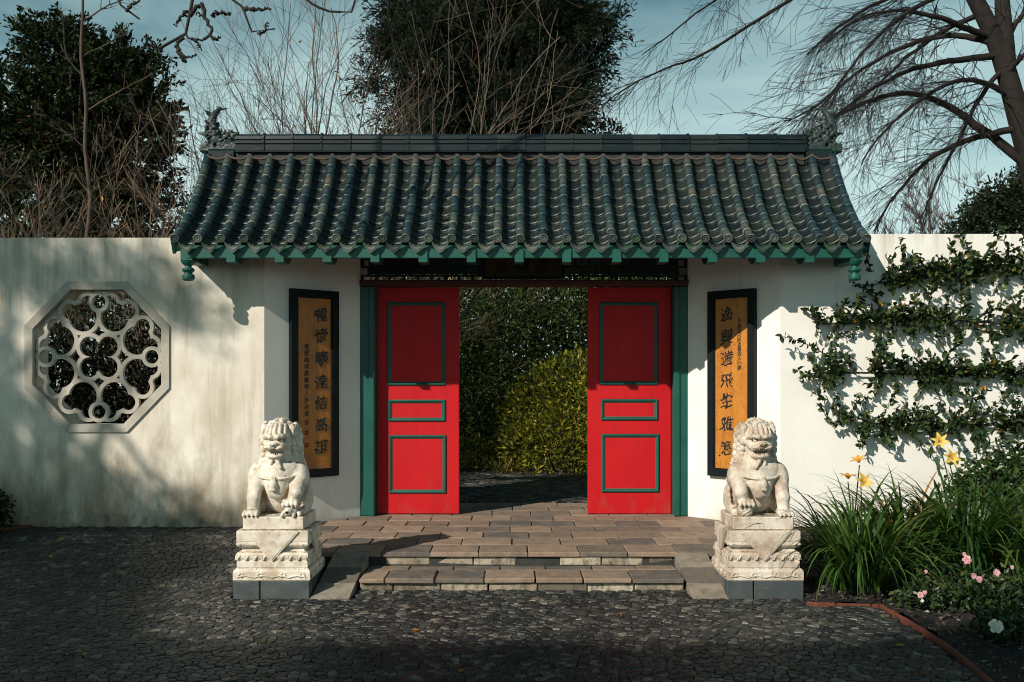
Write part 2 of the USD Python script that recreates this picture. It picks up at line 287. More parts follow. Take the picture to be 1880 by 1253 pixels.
leaf_look('leaf_conifer', (0.004, 0.009, 0.006), (0.008, 0.017, 0.010), (0.026, 0.034, 0.012), 0.7, spec=0.15)
leaf_look('leaf_hedge', (0.010, 0.022, 0.008), (0.027, 0.048, 0.013), (0.09, 0.11, 0.026), 0.6, spec=0.15)
leaf_look('leaf_golden', (0.050, 0.070, 0.012), (0.165, 0.170, 0.020), (0.42, 0.35, 0.036), 0.5, 0.3, 0.25)
leaf_look('leaf_lime', (0.045, 0.066, 0.010), (0.11, 0.125, 0.016), (0.26, 0.235, 0.03), 0.5, 0.3, 0.2)
leaf_look('leaf_autumn', (0.10, 0.045, 0.012), (0.26, 0.12, 0.02), (0.42, 0.22, 0.05), 0.5, 0.35)
leaf_look('leaf_rust', (0.03, 0.012, 0.006), (0.06, 0.022, 0.010), (0.10, 0.04, 0.015), 0.6)
leaf_look('blade', (0.014, 0.042, 0.009), (0.032, 0.078, 0.014), (0.085, 0.135, 0.024), 0.38, 0.25)
leaf_look('blade_dry', (0.20, 0.12, 0.05), (0.28, 0.17, 0.07), (0.34, 0.16, 0.05), 0.6)
leaf_look('petal_yellow', (0.72, 0.46, 0.07), (0.80, 0.54, 0.12), (0.85, 0.62, 0.20), 0.5, 0.3)
leaf_look('petal_orange', (0.66, 0.30, 0.04), (0.74, 0.38, 0.06), (0.78, 0.44, 0.10), 0.5, 0.3)
leaf_look('petal_pink', (0.55, 0.24, 0.30), (0.66, 0.36, 0.40), (0.75, 0.52, 0.54), 0.5, 0.3)
leaf_look('petal_white', (0.60, 0.56, 0.58), (0.7, 0.66, 0.66), (0.78, 0.75, 0.74), 0.5, 0.3)
# ------------------------------------------------------------------ ground
PLAT = 0.21                                                   # platform height
def sstep(a, b, x): t = np.clip((np.asarray(x, float) - a) / (b - a), 0, 1); return t * t * (3 - 2 * t)
def ground_z(x, y): return 0.205 * sstep(6.75, 8.75, y) + 0 * np.asarray(x)
rng = np.random.default_rng(11)
gx = np.unique(np.r_[np.linspace(-160, -12, 12), np.linspace(-12, 12, 49), np.linspace(12, 160, 12)])
gy = np.unique(np.r_[np.linspace(-160, -6, 12), np.linspace(-6, 20, 105), np.linspace(20, 260, 16)])
X, Y = np.meshgrid(gx, gy, indexing='ij')
obj('ground', (np.stack([X, Y, ground_z(X, Y) - 0.006], -1).reshape(-1, 3), grid_faces(len(gx), len(gy))), 'earth', smooth=True, kind='structure')

def cobbles(rng, x0, x1, y0, y1, size, inside):
    """Irregular flat stones: (vertices, faces, centre) each, from Voronoi cells."""
    nx, ny = int((x1 - x0) / size), int((y1 - y0) / size)
    s = np.stack(np.meshgrid(np.linspace(x0, x1, nx), np.linspace(y0, y1, ny), indexing='ij'), -1).reshape(-1, 2) + rng.uniform(-.46, .46, (nx * ny, 2)) * size
    s[:, 0] += 0.5 * size * (np.floor((s[:, 1] - y0) / size) % 2)
    vor = Voronoi(s); out = []
    for i, (px, py) in enumerate(s):
        r = vor.regions[vor.point_region[i]]
        if -1 in r or len(r) < 3 or not inside(px, py): continue
        q = vor.vertices[r]; c = q.mean(0)
        if np.abs(q - c).max() > 2.2 * size: continue
        a = np.arctan2(q[:, 1] - c[1], q[:, 0] - c[0]); q = q[np.argsort(a)]
        L = np.linalg.norm(q - c, axis=1, keepdims=True)
        low = c + (q - c) * np.maximum(1 - 0.0022 / L, 0.3); top = c + (q - c) * np.maximum(1 - 0.006 / L, 0.2)
        tilt = rng.normal(0, 0.045, 2); h = rng.uniform(0.006, 0.013); z = ground_z(px, py); n = len(q)
        zt = z + h + (top - c) @ tilt
        gzs = ground_z(q[:, 0], q[:, 1]) - z
        v = np.vstack([np.c_[low, ground_z(low[:, 0], low[:, 1]) - 0.02], np.c_[low, zt - 0.007 + gzs], np.c_[top, zt + gzs], [[c[0], c[1], z + h + .001]]])
        k = np.arange(n); k2 = (k + 1) % n
        f = np.vstack([np.c_[k, k2, k2 + n], np.c_[k, k2 + n, k + n], np.c_[k + n, k2 + n, k2 + 2 * n], np.c_[k + n, k2 + 2 * n, k + 2 * n], np.c_[k + 2 * n, k2 + 2 * n, np.full(n, 3 * n)]])
        out.append((v, f, np.array([px, py])))
    return out

EDGE = np.array([[1.95, 6.66], [2.41, 6.58], [2.425, 5.9], [2.35, 4.96], [2.1, 4.0]])
LEDGE = np.array([[-5.2, 7.9], [-4.25, 8.78]])
def in_court(x, y):
    if y > 8.79 or x < -6.2: return False
    if x > np.interp(-y, -EDGE[1:, 1], EDGE[1:, 0]) - 0.02 and y < 6.6: return False
    if y >= 6.6 and x > 1.95 - 0.02: return False
    if x < -4.22 and (y - 7.9) > (x + 5.2) * 0.93 - 0.02: return False
    if -1.40 < x < 1.47 and y > 6.83 and not (-1.105 < x < 1.2 and y < 7.06): return False
    if (-1.94 < x < -1.41 or 1.47 < x < 1.96) and 6.83 < y < 7.33: return False
    if y > 7.06 and -1.72 < x < 1.9: return False
    return True
court = thing('courtyard_paving', kind='structure')
stones = cobbles(rng, -6.0, 2.6, 4.1, 8.85, 0.051, in_court)
def seen_size(c):
    x, y = c; px, py = x / y * F + CX, CY + (H - ground_z(x, y)) / y * F
    return -1 if not (10 < px < 1870 and py < 1248) else 1 / y ** 3
order = sorted(range(len(stones)), key=lambda i: -seen_size(stones[i][2]))
for i in order[:300]: obj('cobblestone', stones[i][:2], 'cobble', court)
mb = MB()
for i in order[300:]: mb.add(*stones[i][:2])
obj('cobblestones', mb.out(), 'cobble_many', court, kind='stuff')
path = thing('garden_path', kind='structure')
mb = MB()
for v, f, c in cobbles(rng, -2.2, 3.2, 10.52, 16.5, 0.085, lambda x, y: y > 10.57): mb.add(v, f)
obj('cobblestones', mb.out(), 'cobble_many', path, kind='stuff')

# raised terrace and steps in front of the doors
terrace = thing('paved_terrace', kind='structure')
SL = lambda t: np.array([-2.214 + .738 * t, 8.8 + .7 * t])     # the splayed wall left of the opening
SR = lambda t: np.array([2.349 - .696 * t, 8.8 + .7 * t])      # and right of it
mb = MB(); mb.box(-1.7, 1.88, 7.53, 10.55, -0.1, PLAT - 0.034)
obj('terrace_bed', mb.out(), 'mortar_dark', terrace)
rows = [7.50, 7.86, 8.19, 8.52, 8.86, 9.20, 9.55, 9.95, 10.26, 10.56]
span = Polygon([(-1.72, 7.4), (1.9, 7.4), (1.9, 9.22), SR(1) - (0.004, 0), (1.649, 10.6), (-1.472, 10.6), SL(1) + (0.004, 0), (-1.72, 9.24)])
for r in range(len(rows) - 1):
    y0, y1 = rows[r] + .0035, rows[r + 1] - .0035
    x = -1.72 - (0.18 if r % 2 else 0) - rng.uniform(0, .05)
    while x < 1.9:
        w = rng.uniform(0.355, 0.40); x1 = x + w
        cell = shapely.box(x + .0035, y0, x1 - .0035, y1).intersection(span)
        x = x1
        if cell.area < 0.004: continue
        q = np.array(cell.exterior.coords)[:-1]
        if Polygon(q).exterior.is_ccw is False: q = q[::-1]
        c = q.mean(0); n = len(q); dz = rng.normal(0, .0022); tl = rng.normal(0, .004, 2)
        ins = c + (q - c) * (1 - 0.008 / np.maximum(np.linalg.norm(q - c, axis=1, keepdims=True), .03))
        jit = rng.normal(0, .003, (n, 2)); lo = q + jit * .5; zt = PLAT + dz + (ins - c) @ tl
        v = np.vstack([np.c_[lo, np.full(n, PLAT - .033)], np.c_[lo, zt - .006], np.c_[ins, zt]])
        k = np.arange(n); k2 = (k + 1) % n
        f = np.vstack([np.c_[k, k2, k2 + n], np.c_[k, k2 + n, k + n], np.c_[k + n, k2 + n, k2 + 2 * n], np.c_[k + n, k2 + 2 * n, k + 2 * n], [[2 * n, 2 * n + j, 2 * n + j + 1] for j in range(1, n - 1)], [[0, j + 1, j] for j in range(1, n - 1)]])
        obj('paving_stone', (v, f), 'paver', terrace)

steps = thing('entrance_steps', 'two low stone steps with mossy block risers below the red doors', 'steps')
SX0, SX1 = -1.10, 1.20
mb = MB(); mb.box(SX0, SX1, 7.10, 7.525, -0.05, 0.068); obj('step_core', mb.out(), 'mortar_dark', steps)
def run(y0, y1, z0, z1, mat, name, w, off, b=.006):
    x = SX0 - off
    while x < SX1 - 0.01:
        x1 = x + w * rng.uniform(.95, 1.05); a, c = max(x, SX0), min(x1, SX1)
        if SX1 - c < .06: c = x1 = SX1
        if c - a > .03:
            m = MB().box(a + .004, c - .004, y0 + rng.normal(0, .003), y1, z0, z1 + rng.normal(0, .0015), b, .0015, rng)
            obj(name, m.out(), mat, steps)
        x = x1
run(7.05, 7.098, 0.0, 0.069, 'riser_stone', 'riser_block', .335, .10)
run(7.025, 7.36, 0.071, 0.106, 'paver', 'tread_slab', .345, .16)
run(7.368, 7.52, 0.071, 0.105, 'paver', 'tread_slab', .335, .02)
run(7.527, 7.56, 0.108, 0.174, 'riser_stone', 'riser_block', .33, .20)

for s, (a0, b0, a1, b1) in enumerate(((-1.358, -1.10, -1.400, -1.135), (1.205, 1.447, 1.22, 1.464))):
    ramp = thing('stair_ramp', 'sloping stone slab ramp flanking the steps ' + ('beside the left lion' if s == 0 else 'beside the right lion'), 'ramp', 'slab ramps on both sides of the steps')
    for k in range(3):
        t0, t1 = k / 3 + .004, (k + 1) / 3 - .004; pts = []
        for t in (t0, t1):
            y = 7.505 + (6.80 - 7.505) * t; z = 0.212 - 0.196 * t
            for x in (a0 + (a1 - a0) * t, b0 + (b1 - b0) * t):
                pts += [[x, y, z], [x, y, z - .26]]
        pts = np.array(pts); c = pts.mean(0); top = pts[::2]; pts[::2, 2] -= .006
        pts = np.vstack([pts, c * [1, 1, 0] + (top - c * [1, 1, 0]) * [.965, .965, 1]])
        obj('ramp_slab', MB().mesh(trimesh.convex.convex_hull(pts)).out(), 'ramp_stone', ramp)

# ------------------------------------------------------------------ garden walls
WZ0, WZ1 = 2.766, 2.80
WC = P(179, 655.5, 8.8)                                        # centre of the octagonal window
def octagon(cx, cz, ax, az_, k=0.415):
    q = [(1, k), (k, 1), (-k, 1), (-1, k), (-1, -k), (-k, -1), (k, -1), (1, -k)]
    return Polygon([(cx + a * ax, cz + b * az_) for a, b in q])
XZ = lambda y: np.array([[1., 0, 0, 0], [0, 0, -1, y], [0, 1, 0, 0], [0, 0, 0, 1]])    # (x, y, depth) to (x, -depth, y)
def wall_front(poly, y, depth): return MB().extrude(poly, XZ(y + depth), depth)
hole = octagon(WC[0], WC[2], .575, .60)
wall = thing('garden_wall', 'weathered off-white plaster wall with octagonal tracery window, left of gate', 'wall')
body = shapely.box(-14, -.1, -2.214, WZ0).difference(hole)
obj('plaster', wall_front(body, 8.8, .30).out(), 'stucco', wall)
ring = octagon(WC[0], WC[2], .637, .665).difference(octagon(WC[0], WC[2], .568, .593))
fr = obj('window_frame', wall_front(ring, 8.782, .085).out(), 'cast_stone', wall)
# tracery
K = .561 / 286
def circ(x, y, r): return Point(x, y).buffer(r, 20)
rings, w = [], 17
q = shapely.union_all([circ(42 * a, 45 * b, 44) for a in (-1, 1) for b in (-1, 1)] + [circ(0, 0, 40)])
rings.append(q.buffer(w).difference(q))
holes = [q]
for k in range(8):
    a = math.radians(22.5 + 45 * k); c, s = math.cos(a), math.sin(a)
    t = shapely.union_all([circ(187 * c, 187 * s, 63), circ(234 * c - 46 * s, 234 * s + 46 * c, 34), circ(234 * c + 46 * s, 234 * s - 46 * c, 34)])
    rings.append(t.buffer(w).difference(t)); holes.append(t)
small = [(0, 240), (240, 0), (0, -240), (-240, 0)]
tr = shapely.union_all(rings)
tr = tr.difference(shapely.union_all([circ(x, y, 30) for x, y in small]))
tr = shapely.union_all([tr] + [circ(x, y, 46).difference(circ(x, y, 30)) for x, y in small])
from shapely import affinity
tr = affinity.translate(affinity.scale(tr, K, K * 1.035, origin=(0, 0)), WC[0], WC[2])
tr = tr.intersection(octagon(WC[0], WC[2], .573, .598)).simplify(.0008)
obj('tracery', wall_front(tr, 8.822, .042).out(), 'cast_stone', fr)

wall2 = thing('garden_wall', 'pale plaster wall carrying the espaliered shrub, right of gate', 'wall')
obj('plaster', wall_front(shapely.box(2.349, -.1, 14, WZ1), 8.8, .30).out(), 'stucco_clean', wall2)

# ------------------------------------------------------------------ gatehouse
gate = thing('gatehouse', 'white gateway with dark green tiled roof and open red doors', 'gatehouse')
XY = np.eye(4); XY[2, 3] = 0.0
for poly, mat in ((Polygon([(-2.2135, 8.8), SL(1), (-1.476, 10.05), (-2.2135, 10.05)]), 'stucco_clean'), (Polygon([(2.3485, 8.8), (2.3485, 10.05), (1.653, 10.05), SR(1)]), 'stucco_clean')):
    T = np.eye(4); T[2, 3] = -0.05
    obj('wall', MB().extrude(poly, T, 2.95).out(), mat, gate)
# posts and lintel
for x0, x1, s in ((-1.476, -1.338, 1), (1.516, 1.653, -1)):
    mb = MB(); mb.box(x0, x1, 9.50, 9.70, PLAT + .001, 2.405, .008)
    xi = x1 if s > 0 else x0
    mb.box(min(xi, xi - s * .055), max(xi, xi - s * .055), 9.478, 9.499, PLAT + .002, 2.402, .006)
    obj('door_post', mb.out(), 'green_paint', gate)
mb = MB(); mb.box(-1.476, 1.653, 9.47, 9.66, 2.408, 2.462, .006); obj('lintel', mb.out(), 'red_wood', gate)
mb = MB(); mb.box(-1.476, 1.653, 9.46, 9.68, 2.70, 2.90, .006); obj('head_beam', mb.out(), 'dark_wood', gate)
# transom lattice
mb = MB(); mb.box(-1.474, 1.651, 9.53, 9.56, 2.500, 2.516); mb.box(-1.474, 1.651, 9.53, 9.56, 2.585, 2.603); mb.box(-1.474, 1.651, 9.53, 9.56, 2.662, 2.699)
obj('lattice_rail', mb.out(), 'dark_wood', gate)
for x in list(np.linspace(-1.46, -.40, 9)) + list(np.linspace(.58, 1.636, 9)):
    for z0, z1 in ((2.463, 2.499), (2.517, 2.584), (2.604, 2.661)):
        xx = x + (0.06 if z0 > 2.51 and z0 < 2.6 else 0)
        if -1.47 < xx < 1.645: obj('lattice_bar', MB().box(xx - .012, xx + .012, 9.532, 9.558, z0, z1).out(), 'dark_wood', gate)
# doors
def frame_ring(mb, x0, x1, z0, z1, y, w=.036):
    loops = []
    for ins, dy in ((0, 0), (.002, -.012), (.012, -.017), (w * .6, -.013), (w * .66, -.009), (w, -.002)):
        loops.append([[x0 + ins, y + dy, z0 + ins], [x1 - ins, y + dy, z0 + ins], [x1 - ins, y + dy, z1 - ins], [x0 + ins, y + dy, z1 - ins]])
    v = np.array(loops).reshape(-1, 3)
    f = [[i * 4 + j, i * 4 + (j + 1) % 4, (i + 1) * 4 + (j + 1) % 4, (i + 1) * 4 + j] for i in range(len(loops) - 1) for j in range(4)]
    mb.add(v, f)
DY = 9.62
for (xa, xb), ms in (((-1.331, -.537), ((711, 818, 555, 708), (713, 818, 734, 774), (714, 819, 799, 906))), ((.705, 1.511), ((1101, 1208, 555, 707), (1103, 1208, 733, 772), (1104, 1210, 797, 904)))):
    mb = MB(); mb.box(xa, xb, DY, DY + .055, PLAT + .008, 2.404, .004)
    d = obj('door', mb.out(), 'red_paint', gate)
    for l, r, t, b in ms:
        m = MB(); frame_ring(m, *(P(l, 0, DY)[0], P(r, 0, DY)[0]), P(0, b, DY)[2], P(0, t, DY)[2], DY - .0005)
        obj('moulding', m.out(), 'green_paint', d)

# ------------------------------------------------------------------ roof
RX0, RX1, EY = -2.833, 2.933, 8.30
RIDGE = 9.32
def zr(y): u = y - EY; return 2.69 + .5 * u + .53 * u * u
def prof(u):
    """Point, tangent and normal of the roof curve u metres in from the eave."""
    s = .5 + 1.06 * u; t = np.array([0, 1, s]) / math.hypot(1, s); return np.array([0, EY + u, zr(EY + u)]), t, np.array([0, -t[2], t[1]])
us = np.linspace(0.03, RIDGE - EY - .02, 10)
top = [prof(u)[0] + prof(u)[2] * -.085 for u in us]; bot = [prof(u)[0] + prof(u)[2] * -.125 for u in us]
top = np.array(top); bot = np.array(bot)
outline = np.vstack([np.c_[top[:, 1], top[:, 2]], np.c_[2 * RIDGE - top[::-1, 1], top[::-1, 2]], np.c_[2 * RIDGE - bot[:, 1], bot[:, 2]], np.c_[bot[::-1, 1], bot[::-1, 2]]])
YZ = lambda x: np.array([[0, 0, 1., x], [1, 0, 0, 0], [0, 1, 0, 0], [0, 0, 0, 1]])
roof = obj('roof', MB().extrude(Polygon(outline), YZ(RX0 - .01), RX1 - RX0 + .02).out(), 'green_paint_deep', gate)
NCOL = 31
cx = np.linspace(RX0, RX1, NCOL); PITCH = cx[1] - cx[0]
UT = .90
# arc-length spacing
uu = np.linspace(0, UT, 400); arc = np.r_[0, np.cumsum(np.hypot(np.diff(uu), np.diff(zr(EY + uu))))]
def u_at(s): return np.interp(s, arc, uu)
NCV = 9; seams = u_at(np.linspace(0, arc[-1], NCV + 1))
aa = np.radians(np.linspace(-105, 105, 11))
for i, x in enumerate(cx):
    for k in range(NCV):
        u0, u1 = seams[k], min(seams[k + 1] + .014, UT + .01)
        x_ = x + rng.normal(0, .0022); rr = rng.normal(0, .0006); rings_, uvs = [], []
        for q, r in ((0.0, .0300), (0.0, .0372), (.06, .0378), (.11, .0352), (.55, .0346), (1.0, .0325)):
            p, t, n = prof(u0 + (u1 - u0) * q)
            p = p + n * ((.002 if q < .2 else 0) - .001)
            rings_.append(np.array([[x_ + (r + rr) * math.sin(a), 0, 0] for a in aa]) + p + np.outer(np.cos(aa) * (r + rr), n)); uvs.append(np.full(len(aa), q))
        v = np.vstack(rings_); uv = np.c_[np.tile(np.linspace(0, 1, len(aa)), 6), np.concatenate(uvs)]
        f = grid_faces(6, len(aa))
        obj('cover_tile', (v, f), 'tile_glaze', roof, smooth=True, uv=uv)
# pan tiles between the rows
NP = 10; ps = u_at(np.linspace(.045, arc[-1], NP + 1)); sx = np.linspace(-1, 1, 9)
for i in range(NCOL - 1):
    xm = (cx[i] + cx[i + 1]) / 2
    for k in range(NP):
        u0, u1 = ps[k], min(ps[k + 1] + .03, UT + .02); L = []
        xj = xm + rng.normal(0, .003)
        for q, lift in ((0.0, -.004), (0.0, .012), (.5, .004), (1.0, -.006)):
            p, t, n = prof(u0 + (u1 - u0) * q)
            L.append(np.array([[xj + s * .079, 0, 0] + p + n * (-.030 - .040 * (1 - s * s) + lift) for s in sx]))
        uv = np.c_[np.tile(sx, 4), np.repeat([0, 0, .5, 1.], 9)]
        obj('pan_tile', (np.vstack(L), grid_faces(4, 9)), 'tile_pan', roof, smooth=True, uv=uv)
# end discs and drip tiles at the eave
p0, t0, n0 = prof(0.0)
e_y = unit(np.array([0, -1, -.12]))                            # the discs face the yard, a little down
e_z = np.cross(np.array([1., 0, 0]), -e_y)
if e_z[2] < 0: e_z = -e_z
for x in cx:
    pr = [(0, -.006), (.008, -.002), (.010, .002), (.0165, .002), (.018, -.002), (.0275, -.002), (.029, .006), (.0355, .006), (.0385, .002), (.0385, -.012)]
    mb = MB().lathe(pr, (0, 0, 0), 18)
    for j in range(7):
        a = j * 2 * math.pi / 7; s = trimesh.creation.icosphere(1, .0052); s.apply_translation((.0225 * math.cos(a), .0225 * math.sin(a), -.001)); mb.mesh(s)
    v, f = mb.out(); M = np.stack([[1, 0, 0], e_z, e_y], 1)
    obj('end_disc', (v @ M.T + [x, p0[1] - .004, p0[2] + .001], f), 'tile_patina', roof, smooth=40)
for i in range(NCOL - 1):
    xm = (cx[i] + cx[i + 1]) / 2; s = np.linspace(-1, 1, 13)
    up = -.028 - .034 * (1 - s * s); lo = up - .004 - .058 * (1 - np.abs(s) ** 1.55)
    rowsv, dep = [], []
    for q in np.linspace(0, 1, 5):
        z = up * (1 - q) + lo * q
        bulge = .004 * math.sin(math.pi * q) * (1 - s ** 2)
        rowsv.append(np.c_[xm + s * .078, np.full(13, EY + .012) - .010 * q - bulge, p0[2] + .004 + z])
    front = np.vstack(rowsv); back = front + [0, .012, 0]
    n = len(front); f = grid_faces(5, 13); rim = np.r_[np.arange(13), np.arange(12, 65, 13)[1:], np.arange(64, 51, -1)[1:], np.arange(52, -1, -13)[1:]]
    side = np.array([[rim[j], rim[(j + 1) % len(rim)], rim[(j + 1) % len(rim)] + n, rim[j] + n] for j in range(len(rim) - 1)])
    mb = MB(); mb.add(np.vstack([front, back]), np.vstack([f[:, ::-1], f + n, side]))
    # raised rim and scroll relief
    lines = [(np.c_[xm + s * .068, np.full(13, EY + .0005), p0[2] + .004 + (up * .22 + lo * .78) + .002], np.full(13, .0028)), (np.c_[xm + s * .066, np.full(13, EY + .006), p0[2] + .004 + (up * .86 + lo * .14)], np.full(13, .0024))]
    for sg in (-1, 1):
        th = np.linspace(0, 4.4, 12); rad = .013 * (1 - th / 6)
        lines.append((np.c_[xm + sg * (.022 + rad * np.cos(th)), np.full(12, EY + .000), p0[2] - .058 + rad * np.sin(th)], np.full(12, .0022)))
    mb.add(*tubes(lines, 4))
    obj('drip_tile', mb.out(), 'tile_patina', roof, smooth=35)
# rear slope
mb = MB()
for x in cx:
    pts = np.array([prof(u)[0] + prof(u)[2] * 0 for u in np.linspace(0, UT, 8)]); pts[:, 1] = 2 * RIDGE - pts[:, 1]; pts[:, 0] = x
    mb.add(*tubes([(pts, np.full(8, .036))], 8))
for i in range(NCOL - 1):
    a = np.array([prof(u)[0] - prof(u)[2] * .06 for u in np.linspace(0, UT, 8)]); a[:, 1] = 2 * RIDGE - a[:, 1]
    v = np.vstack([a + [cx[i], 0, 0], a + [cx[i + 1], 0, 0]]); mb.add(v, grid_faces(2, 8))
obj('rear_tiles', mb.out(), 'tile_stuff', roof, kind='stuff')
# ridge
zt = zr(EY + UT)
mb = MB(); mb.box(P(434, 0, 9.25)[0], P(1476, 0, 9.25)[0], RIDGE - .085, RIDGE + .085, zt - .12, zt + .045, .004); obj('ridge_bed', mb.out(), 'mortar_dark', roof)
m_pts = []
for i, x in enumerate(cx):                                     # mortar bedding round the head of every cover tile
    for q in np.linspace(0, 1, 10, endpoint=False):
        m_pts.append((x + q * PITCH, .030 - .040 * math.sin(math.pi * q) ** .7))
m_pts = np.array([p for p in m_pts if p[0] < RX1 - .02])
hz = meshkit.noise(np.c_[m_pts[:, 0] * 14, np.zeros(len(m_pts)), np.zeros(len(m_pts))], 3) * .008
pp, tt, nn = prof(UT - .015)
line = np.c_[m_pts[:, 0], np.full(len(m_pts), pp[1] - .014) , pp[2] + m_pts[:, 1] + hz]
obj('ridge_mortar', tubes([(line, np.full(len(line), .011))], 6), 'mortar', roof, smooth=True)
mb = MB(); mb.box(P(434, 0, 9.25)[0], P(1476, 0, 9.25)[0], RIDGE - .115, RIDGE + .115, zt + .046, zt + .064, .006); obj('ridge_moulding', mb.out(), 'ridge_glaze', roof)
xs = [P(v, 0, 9.25)[0] for v in (432, 485, 538, 591, 644, 697, 750, 803, 857, 910, 963, 998, 1051, 1104, 1158, 1211, 1264, 1318, 1371, 1425, 1478)]
half = [(.10, .066), (.10, .118), (.088, .122), (.088, .130), (.100, .134), (.099, .158), (.084, .162), (.084, .170), (.094, .174), (.086, .205), (.055, .228), (0.0, .236)]
oc = [(-a, b) for a, b in half] + [(a, b) for a, b in half[::-1][1:]]
for a, b in zip(xs[:-1], xs[1:]):
    mb = MB(); dz, dy = rng.normal(0, .0015), rng.normal(0, .0015)
    mb.extrude(Polygon([(RIDGE + y + dy, zt + z + dz) for y, z in oc]), YZ(a + .004), b - a - .008)
    mb.extrude(Polygon([(RIDGE + y * 1.09 + dy, zt + .066 + (z - .066) * 1.05 + dz) for y, z in oc]), YZ(b - .010), .016)
    obj('ridge_tile', mb.out(), 'ridge_glaze', roof)
for a, b in ((RX0 - .012, P(432, 0, 9.25)[0] - .004), (P(1478, 0, 9.25)[0] + .004, RX1 + .012)):
    obj('ridge_end', MB().box(a, b, RIDGE - .10, RIDGE + .10, zt - .13, zt + .068, .006).out(), 'ridge_glaze', roof)
# fascia, rafters, bargeboards, pendants
mb = MB(); mb.box(RX0 + .08, RX1 - .08, 8.352, 8.385, 2.532, 2.640, .004); obj('fascia', mb.out(), 'green_paint', roof)
for px in (345 + 0, 423.6, 512.4, 600, 688, 776.5, 865, 953, 1040.5, 1132.5, 1219, 1308.6, 1397, 1487, 1570):
    x = P(px, 0, 8.334)[0]
    if px in (345, 1570): continue
    pts = np.array([[x + sx_ * .0365, y, z] for sx_ in (-1, 1) for y, z in ((8.334, 2.496), (8.334, 2.60), (9.25, 3.02), (9.25, 2.92), (8.55, 2.50))])
    obj('rafter', MB().mesh(trimesh.convex.convex_hull(pts)).out(), 'green_paint', roof)
for x0, x1 in ((RX0 - .052, RX0 - .030), (RX1 + .030, RX1 + .052)):
    a = np.array([prof(u)[0] - prof(u)[2] * .02 for u in us]); b = np.array([prof(u)[0] - prof(u)[2] * .15 for u in us])
    for o in (a, b): o[:, 1:] += [0, 0]
    q = np.vstack([np.c_[a[:, 1], a[:, 2]], np.c_[2 * RIDGE - a[::-1, 1], a[::-1, 2]], np.c_[2 * RIDGE - b[:, 1], b[:, 2]], np.c_[b[::-1, 1], b[::-1, 2]]])
    obj('bargeboard', MB().extrude(Polygon(q), YZ(x0), x1 - x0).out(), 'green_paint_deep', roof)
for px in (345, 1570):
    x = P(px, 0, 8.40)[0]; zb = P(px, 516, 8.40)[2]
    mb = MB(); mb.box(x - .052, x + .052, 8.36, 8.80, zb + .165, zb + .29, .006)
    pr = [(0, 0), (.035, .002), (.050, .014), (.053, .032), (.050, .050), (.034, .060), (.031, .068), (.046, .078), (.053, .092), (.046, .106), (.028, .114), (.026, .124), (.040, .134), (.056, .150), (.062, .168), (0.0, .168)]
    mb.lathe(pr, (x, 8.412, zb), 20)
    obj('pendant', mb.out(), 'green_paint', roof, smooth=35)
